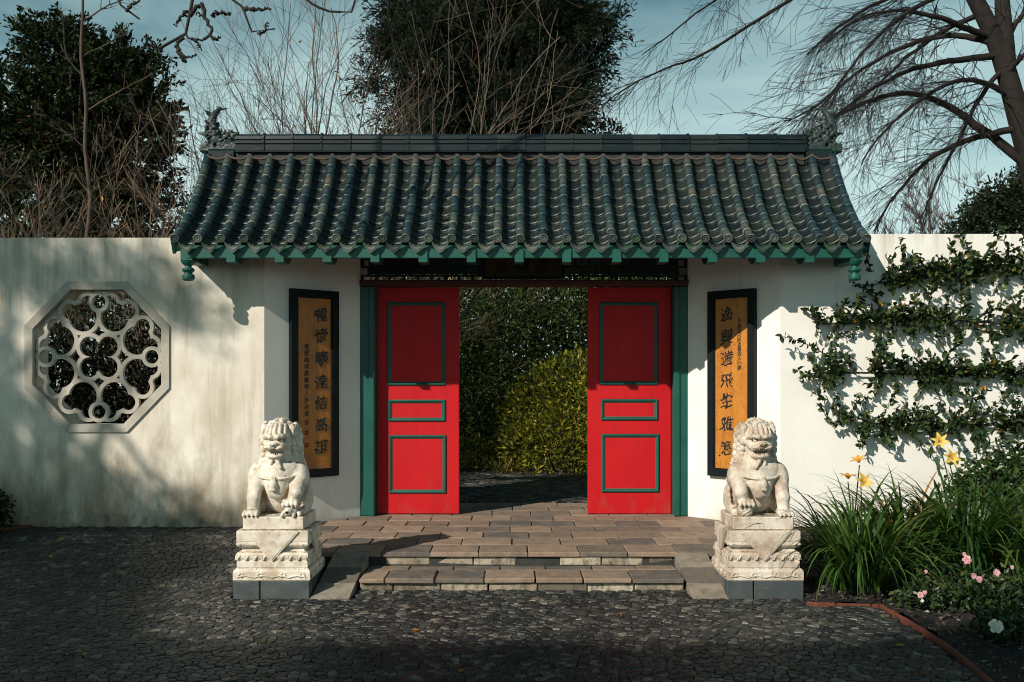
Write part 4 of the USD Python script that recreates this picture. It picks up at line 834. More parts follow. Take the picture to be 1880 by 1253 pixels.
# ------------------------------------------------------------------ writing
G = {"暢": [[[10,80,10,91,22,117,24,119,33,119,38,117,41,118,48,127,49,138,52,139,56,137,58,134,57,119,70,122,73,119,72,104,73,92,74,90,86,88,132,89,133,88,133,83,128,80,104,81,93,78,90,75,90,70,94,69,107,76,126,75,129,72,131,61,135,52,135,42,132,35,126,30,120,28,111,29,111,34,120,37,124,42,123,52,118,59,117,65,114,66,109,62,113,46,112,40,108,33,100,26,95,25,92,29,101,37,103,42,103,53,101,56,98,54,98,43,93,36,81,31,71,32,68,35,69,38,85,42,91,49,90,55,88,55,84,49,80,47,73,48,70,50,72,53,78,55,81,60,82,73,79,75,76,72,78,67,78,61,70,59,55,59,55,23,50,19,46,19,44,22,46,35,46,50,41,66,38,68,31,69,28,68,28,63,16,63,14,65],[45,85,47,77,51,76,58,76,58,84,61,93,58,94,47,91],[49,101,50,98,59,100,61,103,61,108,50,106],[19,82,20,77,23,75,30,76,34,79,30,87,21,85],[24,105,22,95,32,95,34,100,34,104,30,107,26,107]],[[81,99,81,136,84,138,105,138,116,142,127,141,129,139,131,132,131,109,127,92,124,91,94,92,85,94],[94,105,96,100,115,97,119,97,121,100,119,104,103,104,97,106],[90,121,92,115,102,112,113,112,120,116,120,122,118,128,115,128,105,121,97,121,91,123]]],
"懷": [[[17,76,19,86,27,103,31,104,33,102,35,93,38,99,39,109,33,124,33,135,35,138,38,138,40,136,41,128,44,122,50,116,52,109,60,110,65,107,67,101,67,94,69,95,72,102,72,113,78,116,89,116,100,112,112,111,122,113,130,119,136,119,141,115,145,108,144,99,138,94,129,93,130,88,126,85,110,81,108,82,108,85,118,89,118,91,99,91,101,88,101,75,98,64,100,57,103,54,108,53,114,64,116,66,119,66,122,63,123,59,116,46,120,43,130,41,132,39,131,34,121,36,108,45,93,52,78,41,79,35,83,35,95,40,101,39,102,36,94,34,75,23,67,24,68,32,67,34,63,34,59,31,53,31,50,35,50,39,62,42,77,48,84,53,93,64,92,83,95,92,94,93,84,92,72,83,66,83,64,85,56,83,52,87,52,93,54,98,54,103,53,104,46,91,46,84,55,67,55,57,47,40,48,17,44,17,40,20,39,23,39,43,44,58,44,65,35,78,35,93,33,93,29,85,28,75,26,72,21,72],[112,98,124,97,127,99,128,106,112,104,111,102],[97,102,99,99,103,99,104,101,104,106,98,106],[85,108,83,100,88,100,91,102,91,108]],[[56,120,57,124,68,129,82,134,91,134,91,136,84,142,86,145,91,145,99,142,103,137,106,130,109,130,118,141,124,144,131,145,138,144,142,141,142,137,139,134,126,128,116,116,112,114,99,115,85,122,76,121,67,117,61,117]],[[105,73,106,77,122,77,124,75,124,71,119,70]],[[63,52,64,60,75,62,82,68,68,72,65,74,64,78,65,79,82,78,86,73,84,69,87,66,86,61,71,52,68,51]]],
"曠": [[[23,43,23,54,27,66,27,94,29,102,29,118,31,122,47,129,55,129,57,127,57,124,53,119,51,111,51,106,55,93,55,83,50,64,51,56,56,69,60,86,58,113,62,121,67,125,73,125,86,130,97,131,97,135,91,142,92,147,94,147,97,144,100,138,107,132,119,132,126,128,133,129,139,133,146,133,149,130,148,123,142,117,135,114,125,114,126,109,134,108,136,104,134,102,123,102,120,100,121,97,140,99,142,97,140,93,126,88,111,88,104,90,102,88,102,86,105,84,116,82,124,83,133,88,141,87,142,85,141,73,135,53,133,51,127,51,123,53,119,52,121,49,128,46,135,40,136,38,135,30,133,30,124,41,113,47,109,55,104,54,100,51,96,43,96,39,98,36,97,28,75,0,71,0,69,2,68,11,71,21,82,29,84,33,74,38,69,45,64,58,65,67,68,75,71,78,91,83,93,85,91,88,83,85,69,84,66,79,62,66,61,52,69,34,69,26,67,21,60,14,58,14,57,21,53,27,55,37,53,41,45,43,37,42,33,40,32,31,27,31],[111,76,110,72,115,70,127,69,129,71,128,75],[110,65,112,61,119,59,123,59,125,61,124,64,113,67],[95,119,96,116,102,115,109,115,111,118,111,120,105,122,96,122],[92,101,101,101,103,103,103,107,93,106],[79,53,80,47,83,47,98,61,98,64,94,64,83,57],[78,70,76,63,77,62,82,66,95,71,96,75,92,75,82,72],[72,93,75,92,82,94,83,99,75,102,75,107,86,113,87,119,74,115,72,113,71,109],[35,67,32,50,40,53,45,73,45,78,44,80,37,78,35,75],[36,112,35,93,39,92,44,95,44,117,37,116]]],
"達": [[[11,85,11,90,15,91,26,85,30,84,38,85,42,84,45,81,48,72,45,49,46,41,50,36,55,34,70,34,86,37,86,39,79,44,52,44,50,46,49,50,51,52,74,50,77,52,77,57,75,60,59,61,57,64,57,70,67,76,78,79,80,81,80,85,68,86,59,82,54,82,50,88,51,94,63,96,64,100,60,108,49,108,47,114,49,116,57,118,71,118,84,113,95,113,96,116,95,118,87,119,73,124,58,125,56,127,56,130,58,132,85,131,87,143,90,147,95,149,98,146,98,136,99,133,103,134,109,140,116,140,123,127,126,125,126,122,122,122,119,124,110,124,105,121,107,116,119,116,123,114,139,114,139,110,136,107,121,107,119,106,118,98,120,97,130,97,132,96,131,92,128,91,109,92,107,90,111,87,125,85,127,82,127,77,122,77,109,81,106,79,107,74,115,72,122,65,128,62,136,61,139,58,139,55,106,54,98,48,95,39,97,38,113,37,135,44,142,44,145,41,145,36,130,33,119,29,106,29,99,31,54,30,48,34,45,34,39,22,34,17,29,17,25,20,25,24,29,28,37,44,37,70,33,73,27,73,21,75],[72,107,76,96,87,96,101,100,110,99,112,101,113,108,106,109,93,105,82,105]],[[22,119,23,124,29,124,43,117,45,115,45,111,38,110]]],
"結": [[[69,107,70,119,86,122,97,126,99,142,102,142,105,138,106,124,113,120,123,118,137,124,142,123,140,118,125,111,114,110,105,112,103,111,102,94,119,95,126,99,133,98,133,92,131,90,121,86,108,87,101,86,76,79,73,81,73,85,75,87,87,89,92,91,92,107,89,108,85,105,76,102,71,103]],[[65,48,65,54,68,62,93,77,110,78,116,76,130,75,133,71,130,61,129,48,124,38,122,28,117,28,115,32,112,32,101,27,86,27,84,25,78,25,72,31],[76,50,78,44,85,35,100,36,109,42,113,47,111,53,111,63,113,68,108,69,98,67,87,59,77,55]],[[16,83,16,88,37,107,45,131,45,140,50,140,55,137,57,131,53,120,52,109,50,104,42,97,44,95,53,96,56,99,59,108,63,107,66,103,65,97,53,86,58,84,62,78,61,59,58,59,55,64,51,66,39,66,28,60,23,60,21,63,21,67,28,82,18,81],[37,80,34,74,50,75,51,85,49,85]],[[57,38,49,58,51,59,55,55,64,35,60,35]],[[37,53,37,56,41,56,46,51,55,30,54,25,48,26,45,40]],[[27,26,26,53,29,53,35,45,37,37,36,26,34,23,30,23]]],
"高": [[[29,27,31,40,31,51,29,58,30,76,35,76,42,73,58,70,74,69,88,72,96,80,102,83,127,81,134,78,135,75,135,48,133,36,134,25,130,22,110,20,107,23,108,27,117,27,120,29,120,41,123,50,123,62,119,70,106,70,79,63,66,63,57,65,42,64,40,61,40,21,32,23]],[[23,115,26,119,38,122,48,122,61,117,67,116,70,118,68,123,69,127,73,127,80,119,82,119,102,131,111,133,129,134,132,132,133,129,132,126,129,124,103,120,88,112,70,106,58,106,44,112,25,112]],[[38,91,39,101,43,105,48,105,61,100,68,100,100,114,113,114,118,109,118,101,115,95,114,88,99,87,86,76,77,72,64,72,48,77,41,84],[52,88,55,82,66,78,72,78,78,80,91,92,103,95,105,99,105,102,95,103,89,101,84,98,78,91,72,88,66,88,55,93]],[[51,30,52,61,99,61,102,59,102,42,105,34,104,30,84,34,70,29,62,28,60,26,59,21,56,21,53,24],[61,55,62,44,66,42,74,42,81,44,90,43,92,45,92,51,90,53,69,53,63,55]]],
"誼": [[[16,109,20,113,30,116,45,115,34,128,35,133,41,132,54,118,55,113,66,114,70,112,71,113,71,121,76,123,85,123,98,119,100,120,100,123,90,131,91,134,107,132,117,127,133,131,141,131,144,128,144,114,142,109,139,107,136,107,134,109,133,120,118,113,106,110,96,111,85,115,81,113,81,110,83,108,99,104,109,103,126,106,132,105,133,100,124,54,124,47,126,44,132,44,134,41,134,37,117,31,106,20,102,18,98,17,57,18,48,13,40,12,37,9,34,9,31,14,30,25,18,44,17,48,18,54,20,57,31,63,34,63,42,56,56,51,60,46,58,23,61,23,68,25,76,43,74,76,79,104,77,106,74,106,70,110,52,104,21,105],[87,71,88,52,93,52,102,56,111,64,117,66,119,72,119,80,115,80,101,75,88,73],[87,94,89,89,96,87,113,87,119,90,119,93,117,97,102,97,92,100,88,99],[92,39,88,25,97,25,105,29,116,39,114,50,110,49,103,43],[35,42,39,21,41,20,50,21,52,30,52,37,39,42]],[[27,97,28,100,46,99,59,102,64,101,65,99,64,96,60,93,46,90,35,90,31,92]],[[33,79,34,83,44,81,58,83,61,78,61,72,58,69,43,69,39,71]]],
"逸": [[[55,92,55,95,61,98,67,104,76,117,82,137,89,137,92,135,92,132,94,130,102,132,107,131,109,128,109,121,106,115,120,115,128,102,127,97,123,97,114,91,115,89,125,89,126,86,124,84,110,79,107,79,107,82,106,82,100,76,95,55,95,48,97,47,110,47,117,51,118,54,117,66,119,73,128,82,130,87,136,87,141,84,143,78,130,70,127,60,128,45,123,40,113,36,96,38,89,43,88,55,86,56,69,36,66,36,64,38,62,45,63,49,76,55,82,61,83,66,72,69,69,74,67,87],[101,102,100,89,101,88,115,99,115,105,114,108,111,108],[84,115,79,105,83,105,92,108,96,112,98,120,96,120],[76,90,78,75,85,75,89,77,91,85,91,95,90,97,83,96,77,93]],[[21,23,22,26,30,29,35,29,38,33,37,55,41,66,41,69,27,69,26,71,27,78,33,81,52,81,55,80,60,74,61,62,55,49,51,24,58,24,69,30,85,34,115,33,131,40,137,38,137,36,134,33,120,26,84,26,76,24,59,14,51,15,45,18,39,18,28,15]],[[24,119,25,124,27,125,30,124,36,112,47,103,47,100,41,99,36,102]]],
"興": [[[15,14,16,18,22,20,28,26,47,33,56,40,55,42,36,41,31,43,25,43,21,46,21,51,23,53,29,54,31,60,31,90,25,111,27,121,56,142,62,141,66,144,74,145,85,139,97,127,104,117,106,111,108,110,110,113,124,118,124,127,101,126,96,130,96,134,109,139,115,143,123,152,126,153,130,152,131,144,136,134,136,128,131,94,131,79,128,71,130,69,133,69,135,65,133,61,130,59,115,54,94,54,93,53,120,40,139,39,140,35,136,32,126,29,121,28,115,29,102,40,89,45,86,48,86,52,84,52,74,46,65,44,65,42,68,41,68,38,64,34,51,23,36,17,25,6,21,6],[108,86,110,85,116,89,122,95,123,106,122,108,116,105,108,107],[107,81,101,64,103,62,113,63,120,74,120,79,110,77,109,81],[54,70,56,57,60,53,65,53,79,63,88,65,92,70,93,75,87,74,81,76,75,76,68,74,63,69,59,71,60,80,64,88,63,105,66,108,73,111,83,110,94,102,96,99,97,92,96,81,98,80,101,88,101,96,98,105,90,116,83,115,77,118,72,118,68,122,66,121,61,108,60,86],[71,99,73,88,75,86,88,85,90,86,91,90,90,94,83,102,73,102],[69,128,77,127,81,125,86,119,88,119,86,128,78,134,69,135,68,133],[35,117,37,109,48,109,49,107,52,107,54,115,62,126,63,134,59,135,53,129,40,123],[41,100,42,90,43,88,49,88,51,86,53,87,53,98,52,102],[39,55,45,53,50,53,48,60,48,73,41,72,39,70,38,66]]],
"遄": [[[51,85,51,88,53,90,61,91,77,100,94,104,117,113,131,113,141,110,146,106,145,100,124,101,110,94,91,91,91,86,93,83,110,85,128,92,136,92,138,90,138,87,135,81,124,72,121,65,120,50,115,45,109,46,107,48,107,52,112,57,112,65,116,75,116,78,108,76,106,73,106,68,103,60,104,45,103,44,97,45,95,49,98,71,94,72,91,70,90,61,85,46,86,40,82,36,77,37,76,43,83,61,83,65,81,67,77,66,66,42,66,23,64,21,60,22,58,25,58,43,60,52,66,65,65,75,81,78,82,81,79,89,76,89,72,85,63,81,55,82]],[[59,104,66,131,70,129,72,125,70,112,72,111,77,112,87,115,90,118,92,135,97,140,101,140,103,138,102,125,120,127,120,137,126,138,130,135,134,125,140,119,140,117,112,118,104,116,93,109,77,106,65,101,61,101]],[[23,23,33,29,40,36,44,46,43,59,39,71,35,71,29,68,24,73,25,79,32,81,42,80,49,67,51,26,58,18,64,17,72,19,86,30,93,33,109,36,121,44,126,44,132,35,131,26,114,20,92,22,68,9,58,9,54,11,46,21,40,21,24,15]],[[15,116,15,118,18,121,28,119,44,120,49,115,50,104,46,99,44,99,38,109,29,112,20,113]]],
"飛": [[[20,26,21,31,28,45,37,54,42,65,42,69,40,74,29,73,23,80,22,84,23,88,35,91,37,97,36,104,27,102,24,105,24,107,51,122,58,121,60,118,51,116,46,112,45,91,56,80,60,78,69,78,74,81,74,84,69,91,70,101,66,113,67,123,62,125,55,125,32,118,29,121,30,125,53,131,75,131,95,135,100,134,104,126,106,126,116,143,123,150,130,150,131,147,124,142,117,129,118,127,123,127,127,124,127,118,124,117,121,119,114,120,110,117,121,100,127,94,130,96,128,108,131,109,135,105,138,98,138,89,133,82,125,82,119,87,110,107,95,124,76,120,80,116,86,105,87,91,88,89,91,89,99,93,107,94,110,90,112,73,115,73,120,79,125,79,127,77,127,74,121,70,121,68,126,63,128,59,127,56,118,61,114,61,113,56,116,47,122,38,128,37,129,45,133,42,135,38,134,27,127,27,123,29,116,36,105,52,102,65,103,74,102,79,99,80,91,78,87,74,85,53,93,36,93,30,90,25,83,26,82,35,74,46,74,56,78,66,78,71,76,73,68,71,53,71,52,61,36,35,31,20,27,20]]],
"生": [[[18,76,19,81,23,84,36,88,42,92,44,97,42,113,43,124,47,136,49,138,57,137,65,133,67,131,67,128,60,122,60,119,73,115,78,116,84,129,86,140,90,140,92,138,92,129,89,123,90,120,93,120,99,124,107,125,114,123,125,117,132,117,135,121,139,119,139,109,137,105,132,102,126,102,122,104,114,113,105,116,93,112,85,104,83,95,80,90,81,81,84,73,92,73,117,79,126,79,131,72,130,69,127,68,117,68,108,66,88,67,88,63,91,57,91,48,86,36,92,33,100,33,129,46,136,46,138,44,138,40,136,38,126,35,120,29,112,25,98,21,86,16,75,7,68,7,66,9,64,20,58,24,45,24,25,15,19,18,19,22,21,24,33,27,43,32,58,35,66,35,73,38,76,47,76,58,74,63,70,63,59,59,44,50,38,51,35,57,36,60,40,60,71,70,72,72,72,87,70,88,54,87,46,81,27,72,24,72]]],
"雅": [[[3,27,4,31,36,47,42,55,46,70,35,70,31,72,29,75,31,98,37,98,41,95,40,82,42,79,52,79,55,80,55,95,53,108,50,108,33,101,29,101,26,103,26,107,29,113,39,126,54,134,65,134,68,132,71,122,75,116,75,113,74,111,66,109,64,107,62,97,62,84,64,82,66,83,66,88,69,92,81,102,84,107,84,127,92,143,99,143,101,141,98,125,104,121,111,119,114,121,113,129,109,138,109,143,114,143,116,141,121,120,127,121,136,125,143,123,145,115,141,110,133,112,126,111,119,108,118,103,118,97,119,95,129,95,133,93,135,90,134,86,119,86,118,84,118,78,122,74,132,72,136,67,135,65,121,66,121,61,124,42,127,42,133,46,138,44,141,35,141,31,138,27,128,24,106,24,94,30,92,30,92,24,88,24,83,27,74,45,74,58,76,67,75,84,72,83,70,76,62,73,61,65,62,46,69,25,69,22,66,18,61,16,52,17,42,24,42,26,54,23,58,25,54,37,53,49,51,51,46,40,41,36,11,25],[98,107,93,92,94,91,101,91,108,93,110,106,108,107],[86,73,89,71,98,75,105,76,107,84,105,85,99,85,89,82],[85,50,101,45,101,57,104,64,104,68,101,68,85,63,84,61]]],
"意": [[[118,59,119,63,125,61,136,43,136,37,131,38,127,49]],[[19,95,20,98,22,98,29,94,36,93,47,96,59,103,59,106,56,108,52,108,43,104,36,106,32,110,28,119,28,126,30,128,38,129,52,121,63,120,75,123,75,131,78,133,85,133,89,130,94,132,116,133,119,132,121,128,120,122,105,122,104,111,106,109,119,110,123,107,121,103,100,97,65,95,62,93,85,91,100,92,112,95,118,85,126,78,127,68,122,66,103,68,91,67,91,64,97,60,99,54,96,45,91,44,89,46,87,55,84,57,82,63,68,56,59,56,53,61,51,91,35,86,26,86,21,90],[69,68,71,67,88,72,110,73,111,75,109,77,100,77,72,75,68,73],[68,83,70,80,102,81,108,82,109,86,69,85],[64,111,70,105,76,105,93,109,96,110,98,120,96,122,93,122,74,114,66,113]],[[52,31,56,42,62,49,66,49,68,47,68,40,63,29,64,25,78,26,95,32,108,34,110,37,110,42,107,48,106,52,107,54,112,53,118,47,119,44,117,28,114,24,110,22,94,21,73,15,57,15,54,17,52,21]],[[26,27,34,44,41,51,48,54,52,49,52,45,43,34,39,25,37,23,30,23]],[[0,15,7,18,15,18,17,17,17,12,11,4,7,2,0,2]]],
"園": [[[25,27,27,44,33,63,33,70,30,81,30,96,32,103,32,118,30,123,31,130,50,143,74,143,80,145,94,145,108,140,131,142,134,137,135,127,137,122,137,110,129,97,128,88,132,74,138,62,140,53,133,25,109,24,87,31,76,31,37,27,32,21,26,20],[73,99,107,96,113,87,116,75,120,70,120,67,115,63,115,60,123,52,123,46,121,44,118,45,115,52,110,57,101,61,91,61,82,56,85,41,98,41,115,35,125,36,129,49,129,59,121,85,120,102,129,118,127,133,125,134,116,134,106,132,78,131,82,124,100,128,109,127,112,125,112,123,108,121,84,116,82,112,83,110,87,110,100,116,108,118,119,117,121,115,121,111,102,102,81,101],[89,77,85,73,87,72,95,71,102,68,106,68,111,71,110,74,97,77],[59,88,58,81,59,80,64,84,70,86,88,86,98,83,105,84,104,87,98,91,73,92],[37,50,36,37,39,35,62,36,73,38,70,43,69,48,48,40,44,40,40,44,42,48,49,48,57,50,65,57,64,59,54,59,51,64,49,75,49,91,56,95,72,97,73,99,57,98,49,94,45,94,43,96,43,99,49,102,69,105,73,107,70,111,54,108,50,111,50,116,52,119,60,122,71,123,73,130,72,133,68,134,56,133,47,130,41,125,39,82,42,66]]],
"壹": [[[22,14,25,22,56,27,55,33,46,37,44,57,59,67,91,66,109,68,121,73,127,70,126,42,123,38,109,39,106,27,140,29,145,21,144,14,119,18,86,16,71,22,58,21,33,10,25,10],[54,47,53,41,56,40,72,51,115,51,118,61,110,63,68,59],[62,36,64,29,89,27,95,41,72,39]],[[26,73,27,87,34,98,46,99,77,91,96,105,111,111,130,112,137,108,135,89,132,85,125,87,123,102,117,103,107,96,100,84,92,80,80,79,51,87,38,87,33,79,35,66,31,66]],[[32,118,39,124,68,128,74,138,83,137,90,130,107,130,121,134,135,131,133,127,86,122,89,117,124,122,128,117,104,114,73,97,44,102,39,106,40,111,69,108,73,111,72,116,36,115]],[[38,73,40,79,53,82,86,75,101,78,115,89,123,84,123,80,116,75,85,68,60,71,44,66]]],
"雲": [[[23,47,27,55,66,62,100,61,130,74,137,72,136,67,112,54,137,38,135,29,129,28,125,31,94,17,86,17,68,25,44,21,39,27,39,32,48,49,30,44],[59,41,60,38,71,37,90,29,112,40,99,52,77,53,66,52]],[[26,89,28,109,49,115,70,125,71,129,62,130,37,116,32,116,31,122,66,139,97,137,124,148,127,146,127,140,119,133,107,129,87,130,85,127,90,125,115,125,129,132,134,128,136,104,133,95,126,98,125,118,106,119,88,117,89,96,85,83,81,80,71,80,61,89,61,96,76,109,74,116,47,105,33,103,31,88]],[[42,62,38,70,69,76,100,76,113,81,123,79,111,70,99,67,71,67,49,62]],[[94,98,94,104,99,105,122,92,123,88,117,85,101,86]],[[93,115,117,113,121,105,117,103,106,109,97,110]],[[35,83,39,88,53,89,59,85,59,81,40,78]],[[35,96,41,101,55,100,55,95,52,94]]],
"翰": [[[15,39,16,43,39,43,38,47,27,47,22,51,21,85,42,97,50,106,50,114,47,116,33,101,29,102,30,114,45,125,43,135,55,136,60,130,74,129,79,123,79,115,61,119,60,111,76,104,108,140,114,139,122,129,139,124,138,118,133,118,112,127,90,108,91,106,103,105,112,91,110,79,95,63,95,56,98,52,132,74,131,77,121,75,115,87,116,93,120,94,132,80,130,101,112,103,110,108,132,116,136,116,138,112,137,92,141,79,141,60,134,38,127,28,118,27,113,34,114,40,126,42,126,59,116,56,108,48,100,48,105,28,99,22,92,22,81,29,81,33,91,36,88,48,76,41,66,43,53,39,51,35,51,11,45,11,42,15,40,34,21,34],[63,59,59,50,78,51,88,58,83,64,81,75,85,77,86,67,89,65,100,86,97,95,86,93,81,97,75,60],[36,72,35,58,37,57,49,70,67,69,69,74,61,79,47,78],[33,84,32,80,35,80,54,88,66,87,68,92,54,95]]],
"撰": [[[20,54,23,61,39,70,42,81,39,92,27,88,20,96,21,104,32,107,29,127,36,126,38,114,43,111,53,114,53,123,58,131,82,128,97,135,102,126,100,109,73,115,69,115,68,111,88,102,100,103,101,97,98,94,87,94,92,81,102,81,107,91,104,96,106,121,102,143,114,148,130,148,133,145,129,116,113,108,113,99,118,99,127,105,128,112,134,109,133,98,113,89,113,82,130,84,132,78,112,71,111,65,114,58,118,57,135,68,141,68,143,66,141,61,128,51,115,46,144,46,146,42,143,39,115,38,109,40,108,46,88,45,73,48,59,45,57,47,59,53,81,57,83,64,81,69,70,69,61,75,47,62,49,46,43,22,28,16,26,22,35,27,38,52,25,47],[114,124,125,130,125,139,114,135],[92,55,106,54,104,69,92,68],[72,120,89,115,94,118,92,123,73,124],[48,101,51,80,57,85,61,85,64,81,68,84,82,85,77,100,61,102,54,106]],[[54,26,76,44,80,45,83,42,83,37,67,24,59,22]]],
"聯": [[[96,123,96,127,110,140,121,139,123,134,117,124,124,123,129,129,135,125,124,104,129,103,132,111,137,94,129,96,109,82,109,92,118,114,103,118]],[[107,33,112,48,107,75,114,78,117,63,122,61,127,85,131,88,134,85,132,68,137,53,122,51,116,25,108,25]],[[67,50,71,76,78,74,83,53,90,57,90,75,99,72,105,56,105,46,86,27,81,25,75,32,88,43,73,44]],[[70,79,67,88,78,94,83,103,70,114,75,138,81,140,84,137,82,128,88,131,91,128,92,106,98,108,104,102,104,80,99,76,94,80],[87,91,97,90,94,104]],[[12,36,15,42,23,46,39,85,39,99,35,110,26,120,17,121,16,128,20,130,51,128,61,132,67,131,68,126,65,123,69,100,61,79,61,65,58,58,61,48,53,44,66,25,54,24,43,39,29,30,18,31],[43,122,47,112,56,113,54,122],[47,99,46,83,49,81,54,87,55,98],[34,50,39,50,44,55,49,73,41,71]]],
"屬": [[[20,95,21,107,37,132,86,141,106,139,127,144,130,139,131,112,123,109,121,103,105,97,126,98,133,95,134,82,99,73,133,74,132,63,124,49,123,33,113,31,108,37,101,38,53,25,51,29,54,32,73,44,70,45,55,40,52,46,46,46,41,50,37,16,23,17,20,24,29,36,32,76],[104,83,108,81,122,84,126,88,120,90],[100,64,106,60,104,45,113,40,115,55,120,64,115,66],[42,124,43,121,61,127,82,129,113,120,118,129,73,134],[90,88,95,86,110,91,97,94,101,98,99,104,104,107,96,113,93,112],[83,51,92,51,95,54,84,54],[60,117,73,114,71,104,75,93,66,89,82,85,81,96,88,118,80,121,68,121],[78,75,84,74,88,78,79,79],[62,49,71,50,72,52,64,53],[57,79,57,73,68,76,65,80],[31,102,43,83,42,52,55,65,46,70,47,93,44,100,61,105,38,113,32,111]]],
"學": [[[26,52,56,47,74,52,77,58,91,64,50,63,46,74,59,79,73,79,86,75,110,77,111,71,96,57,124,66,130,66,135,60,132,54,87,46,84,41,82,24,73,19,68,20,65,26,76,28,75,40,51,39,29,45]],[[27,65,22,83,29,85,35,122,55,139,61,136,61,132,53,129,43,114,54,119,58,112,45,103,44,99,53,104,62,100,68,104,63,108,64,113,78,110,86,120,90,121,98,112,97,102,102,92,118,93,118,98,106,101,107,106,115,106,116,111,104,114,98,122,99,126,110,124,111,135,97,135,93,141,109,146,125,143,126,137,121,131,120,121,127,96,134,94,134,88,128,78,121,77,121,86,102,81,88,81,61,87,35,78,34,62],[82,93,87,90,95,91,91,96],[46,91,61,94,63,96,59,99]],[[64,118,64,123,72,130,68,136,77,136,81,141,85,141,86,132,94,124,82,127,72,117]]],
"人": [[[27,16,29,23,48,37,55,57,66,74,77,120,73,143,75,147,80,148,87,143,92,133,87,102,94,84,102,74,135,51,141,42,137,39,128,45,94,56,79,79,62,51,48,8,43,6]]],
"許": [[[14,97,16,103,34,111,37,132,41,131,43,113,70,114,74,110,72,106,44,103,26,93,19,93]],[[67,95,80,115,73,137,74,145,85,142,97,118,128,128,137,126,135,117,121,112,117,88,139,85,144,81,144,76,116,76,101,54,100,48,105,37,103,31,98,31,93,40,93,58,100,71,75,67,73,74,77,78,102,81,107,84,109,106,107,110,95,108,89,93,83,88,69,91,67,88,30,85,31,90,45,96]],[[29,11,34,36,36,61,53,55,69,56,73,35,68,21,38,13,34,9],[41,23,56,26,59,35,58,46,43,44]],[[36,74,36,78,39,79,67,77,70,68,63,64,53,64]]],
"林": [[[69,47,75,62,89,79,92,106,83,106,80,112,83,116,99,120,98,140,107,139,114,124,132,126,136,121,134,115,120,114,115,110,116,91,121,78,128,71,148,62,151,55,148,53,140,55,113,81,117,55,112,40,111,25,106,24,99,49,105,66,101,80,95,67,84,54,80,40,74,41]],[[28,88,29,95,42,99,50,107,51,114,46,130,50,133,59,132,65,117,78,113,77,104,56,90,60,84,77,75,69,66,64,66,55,78,52,77,58,38,52,24,46,26,49,47,45,65,37,43,34,40,29,42,34,56,33,70,43,87]]],
"書": [[[25,64,26,67,46,65,74,75,69,77,43,69,32,72,33,75,42,76,71,88,69,90,45,87,44,97,64,96,70,101,34,102,28,106,30,109,63,106,71,110,59,109,46,112,39,115,38,120,63,117,78,126,78,134,82,136,92,138,99,135,118,142,122,142,125,137,125,122,133,125,137,123,136,116,122,109,115,96,90,98,80,93,82,91,124,91,127,86,89,85,83,83,83,79,125,80,135,74,135,68,122,72,108,72,47,60,29,61],[91,121,111,118,113,122,94,124],[83,104,104,104,106,108,90,111,83,108]],[[59,61,120,67,123,60,114,40,119,14,84,29,46,21,42,55],[56,49,106,48,111,56,87,52,57,53],[53,34,90,34,105,30,104,37,90,40,54,39]]],
"歲": [[[17,96,17,102,21,104,46,107,41,121,44,130,50,126,56,104,61,101,69,101,67,123,85,140,93,139,92,131,128,137,131,133,128,123,92,122,81,116,81,111,85,109,94,114,138,113,137,105,124,101,133,95,132,90,106,80,103,60,108,61,116,76,120,76,121,65,108,48,119,44,133,44,136,46,134,56,139,56,145,49,145,36,142,33,114,35,99,43,81,27,78,33,97,52,95,80,47,83,42,79,42,68,48,52,51,54,50,65,57,62,59,45,55,43,49,51,44,35,28,22,22,21,19,29,38,49,32,72,34,87,40,90,77,87,89,90,90,94,87,98,76,93,61,93,42,99,25,93],[106,102,109,94,118,95,111,102]],[[45,23,49,28,62,33,67,40,58,70,47,71,46,77,67,78,87,70,90,67,89,63,69,68,75,49,84,58,89,58,90,53,67,24,55,15,48,15]]],
"次": [[[44,26,52,38,69,49,92,76,94,105,99,105,102,101,103,90,117,55,127,47,155,38,153,33,146,33,125,39,115,47,105,69,102,70,54,23,46,22]],[[54,82,74,106,75,137,88,133,89,122,92,120,140,118,140,112,121,87,115,91,119,108,88,110,81,93,66,77]],[[23,123,26,127,44,118,61,116,64,110,57,107]],[[20,36,43,71,53,71,55,68,53,63,39,50,26,27,20,30]]],
"己": [[[29,34,38,56,38,74,55,80,80,78,114,94,114,108,121,134,112,136,52,119,43,120,40,126,56,133,81,138,97,148,126,148,130,142,126,101,127,80,109,82,93,76,77,64,55,65,41,38,38,23,41,19,51,20,67,30,84,35,103,49,126,52,133,67,140,67,145,63,139,37,133,33,126,33,107,43,84,24,51,11,43,11,32,19]]],
"卯": [[[87,101,88,113,95,124,131,129,132,119,127,95,131,79,140,64,140,55,136,49,129,46,116,45,111,49,111,54,124,58,116,88,121,118,116,120,101,114,97,105,97,94,107,29,104,21,98,17,91,19,95,46]],[[21,44,34,86,33,122,44,130,65,135,74,128,73,124,56,122,44,115,45,90,39,58,47,59,66,71,65,110,77,104,79,96,80,76,74,60,67,47,37,21,25,22,22,27,48,44,54,53,28,41]]],
"孟": [[[20,20,21,25,35,24,43,28,41,59,56,59,75,67,95,68,111,74,121,74,125,71,125,54,129,44,142,39,141,36,112,25,63,27,40,13,28,13],[105,60,107,38,118,39,115,62],[67,36,92,34,91,57,71,53,67,44],[50,50,52,33,58,35,59,50]],[[79,69,64,68,62,71,63,76,72,79,70,92,50,84,41,84,29,90,25,98,49,96,61,104,74,106,78,116,92,122,87,124,53,124,48,127,51,131,91,132,115,142,118,138,117,130,98,113,86,109,86,105,99,106,121,116,127,115,128,110,117,101,83,92,82,86,88,74]]],
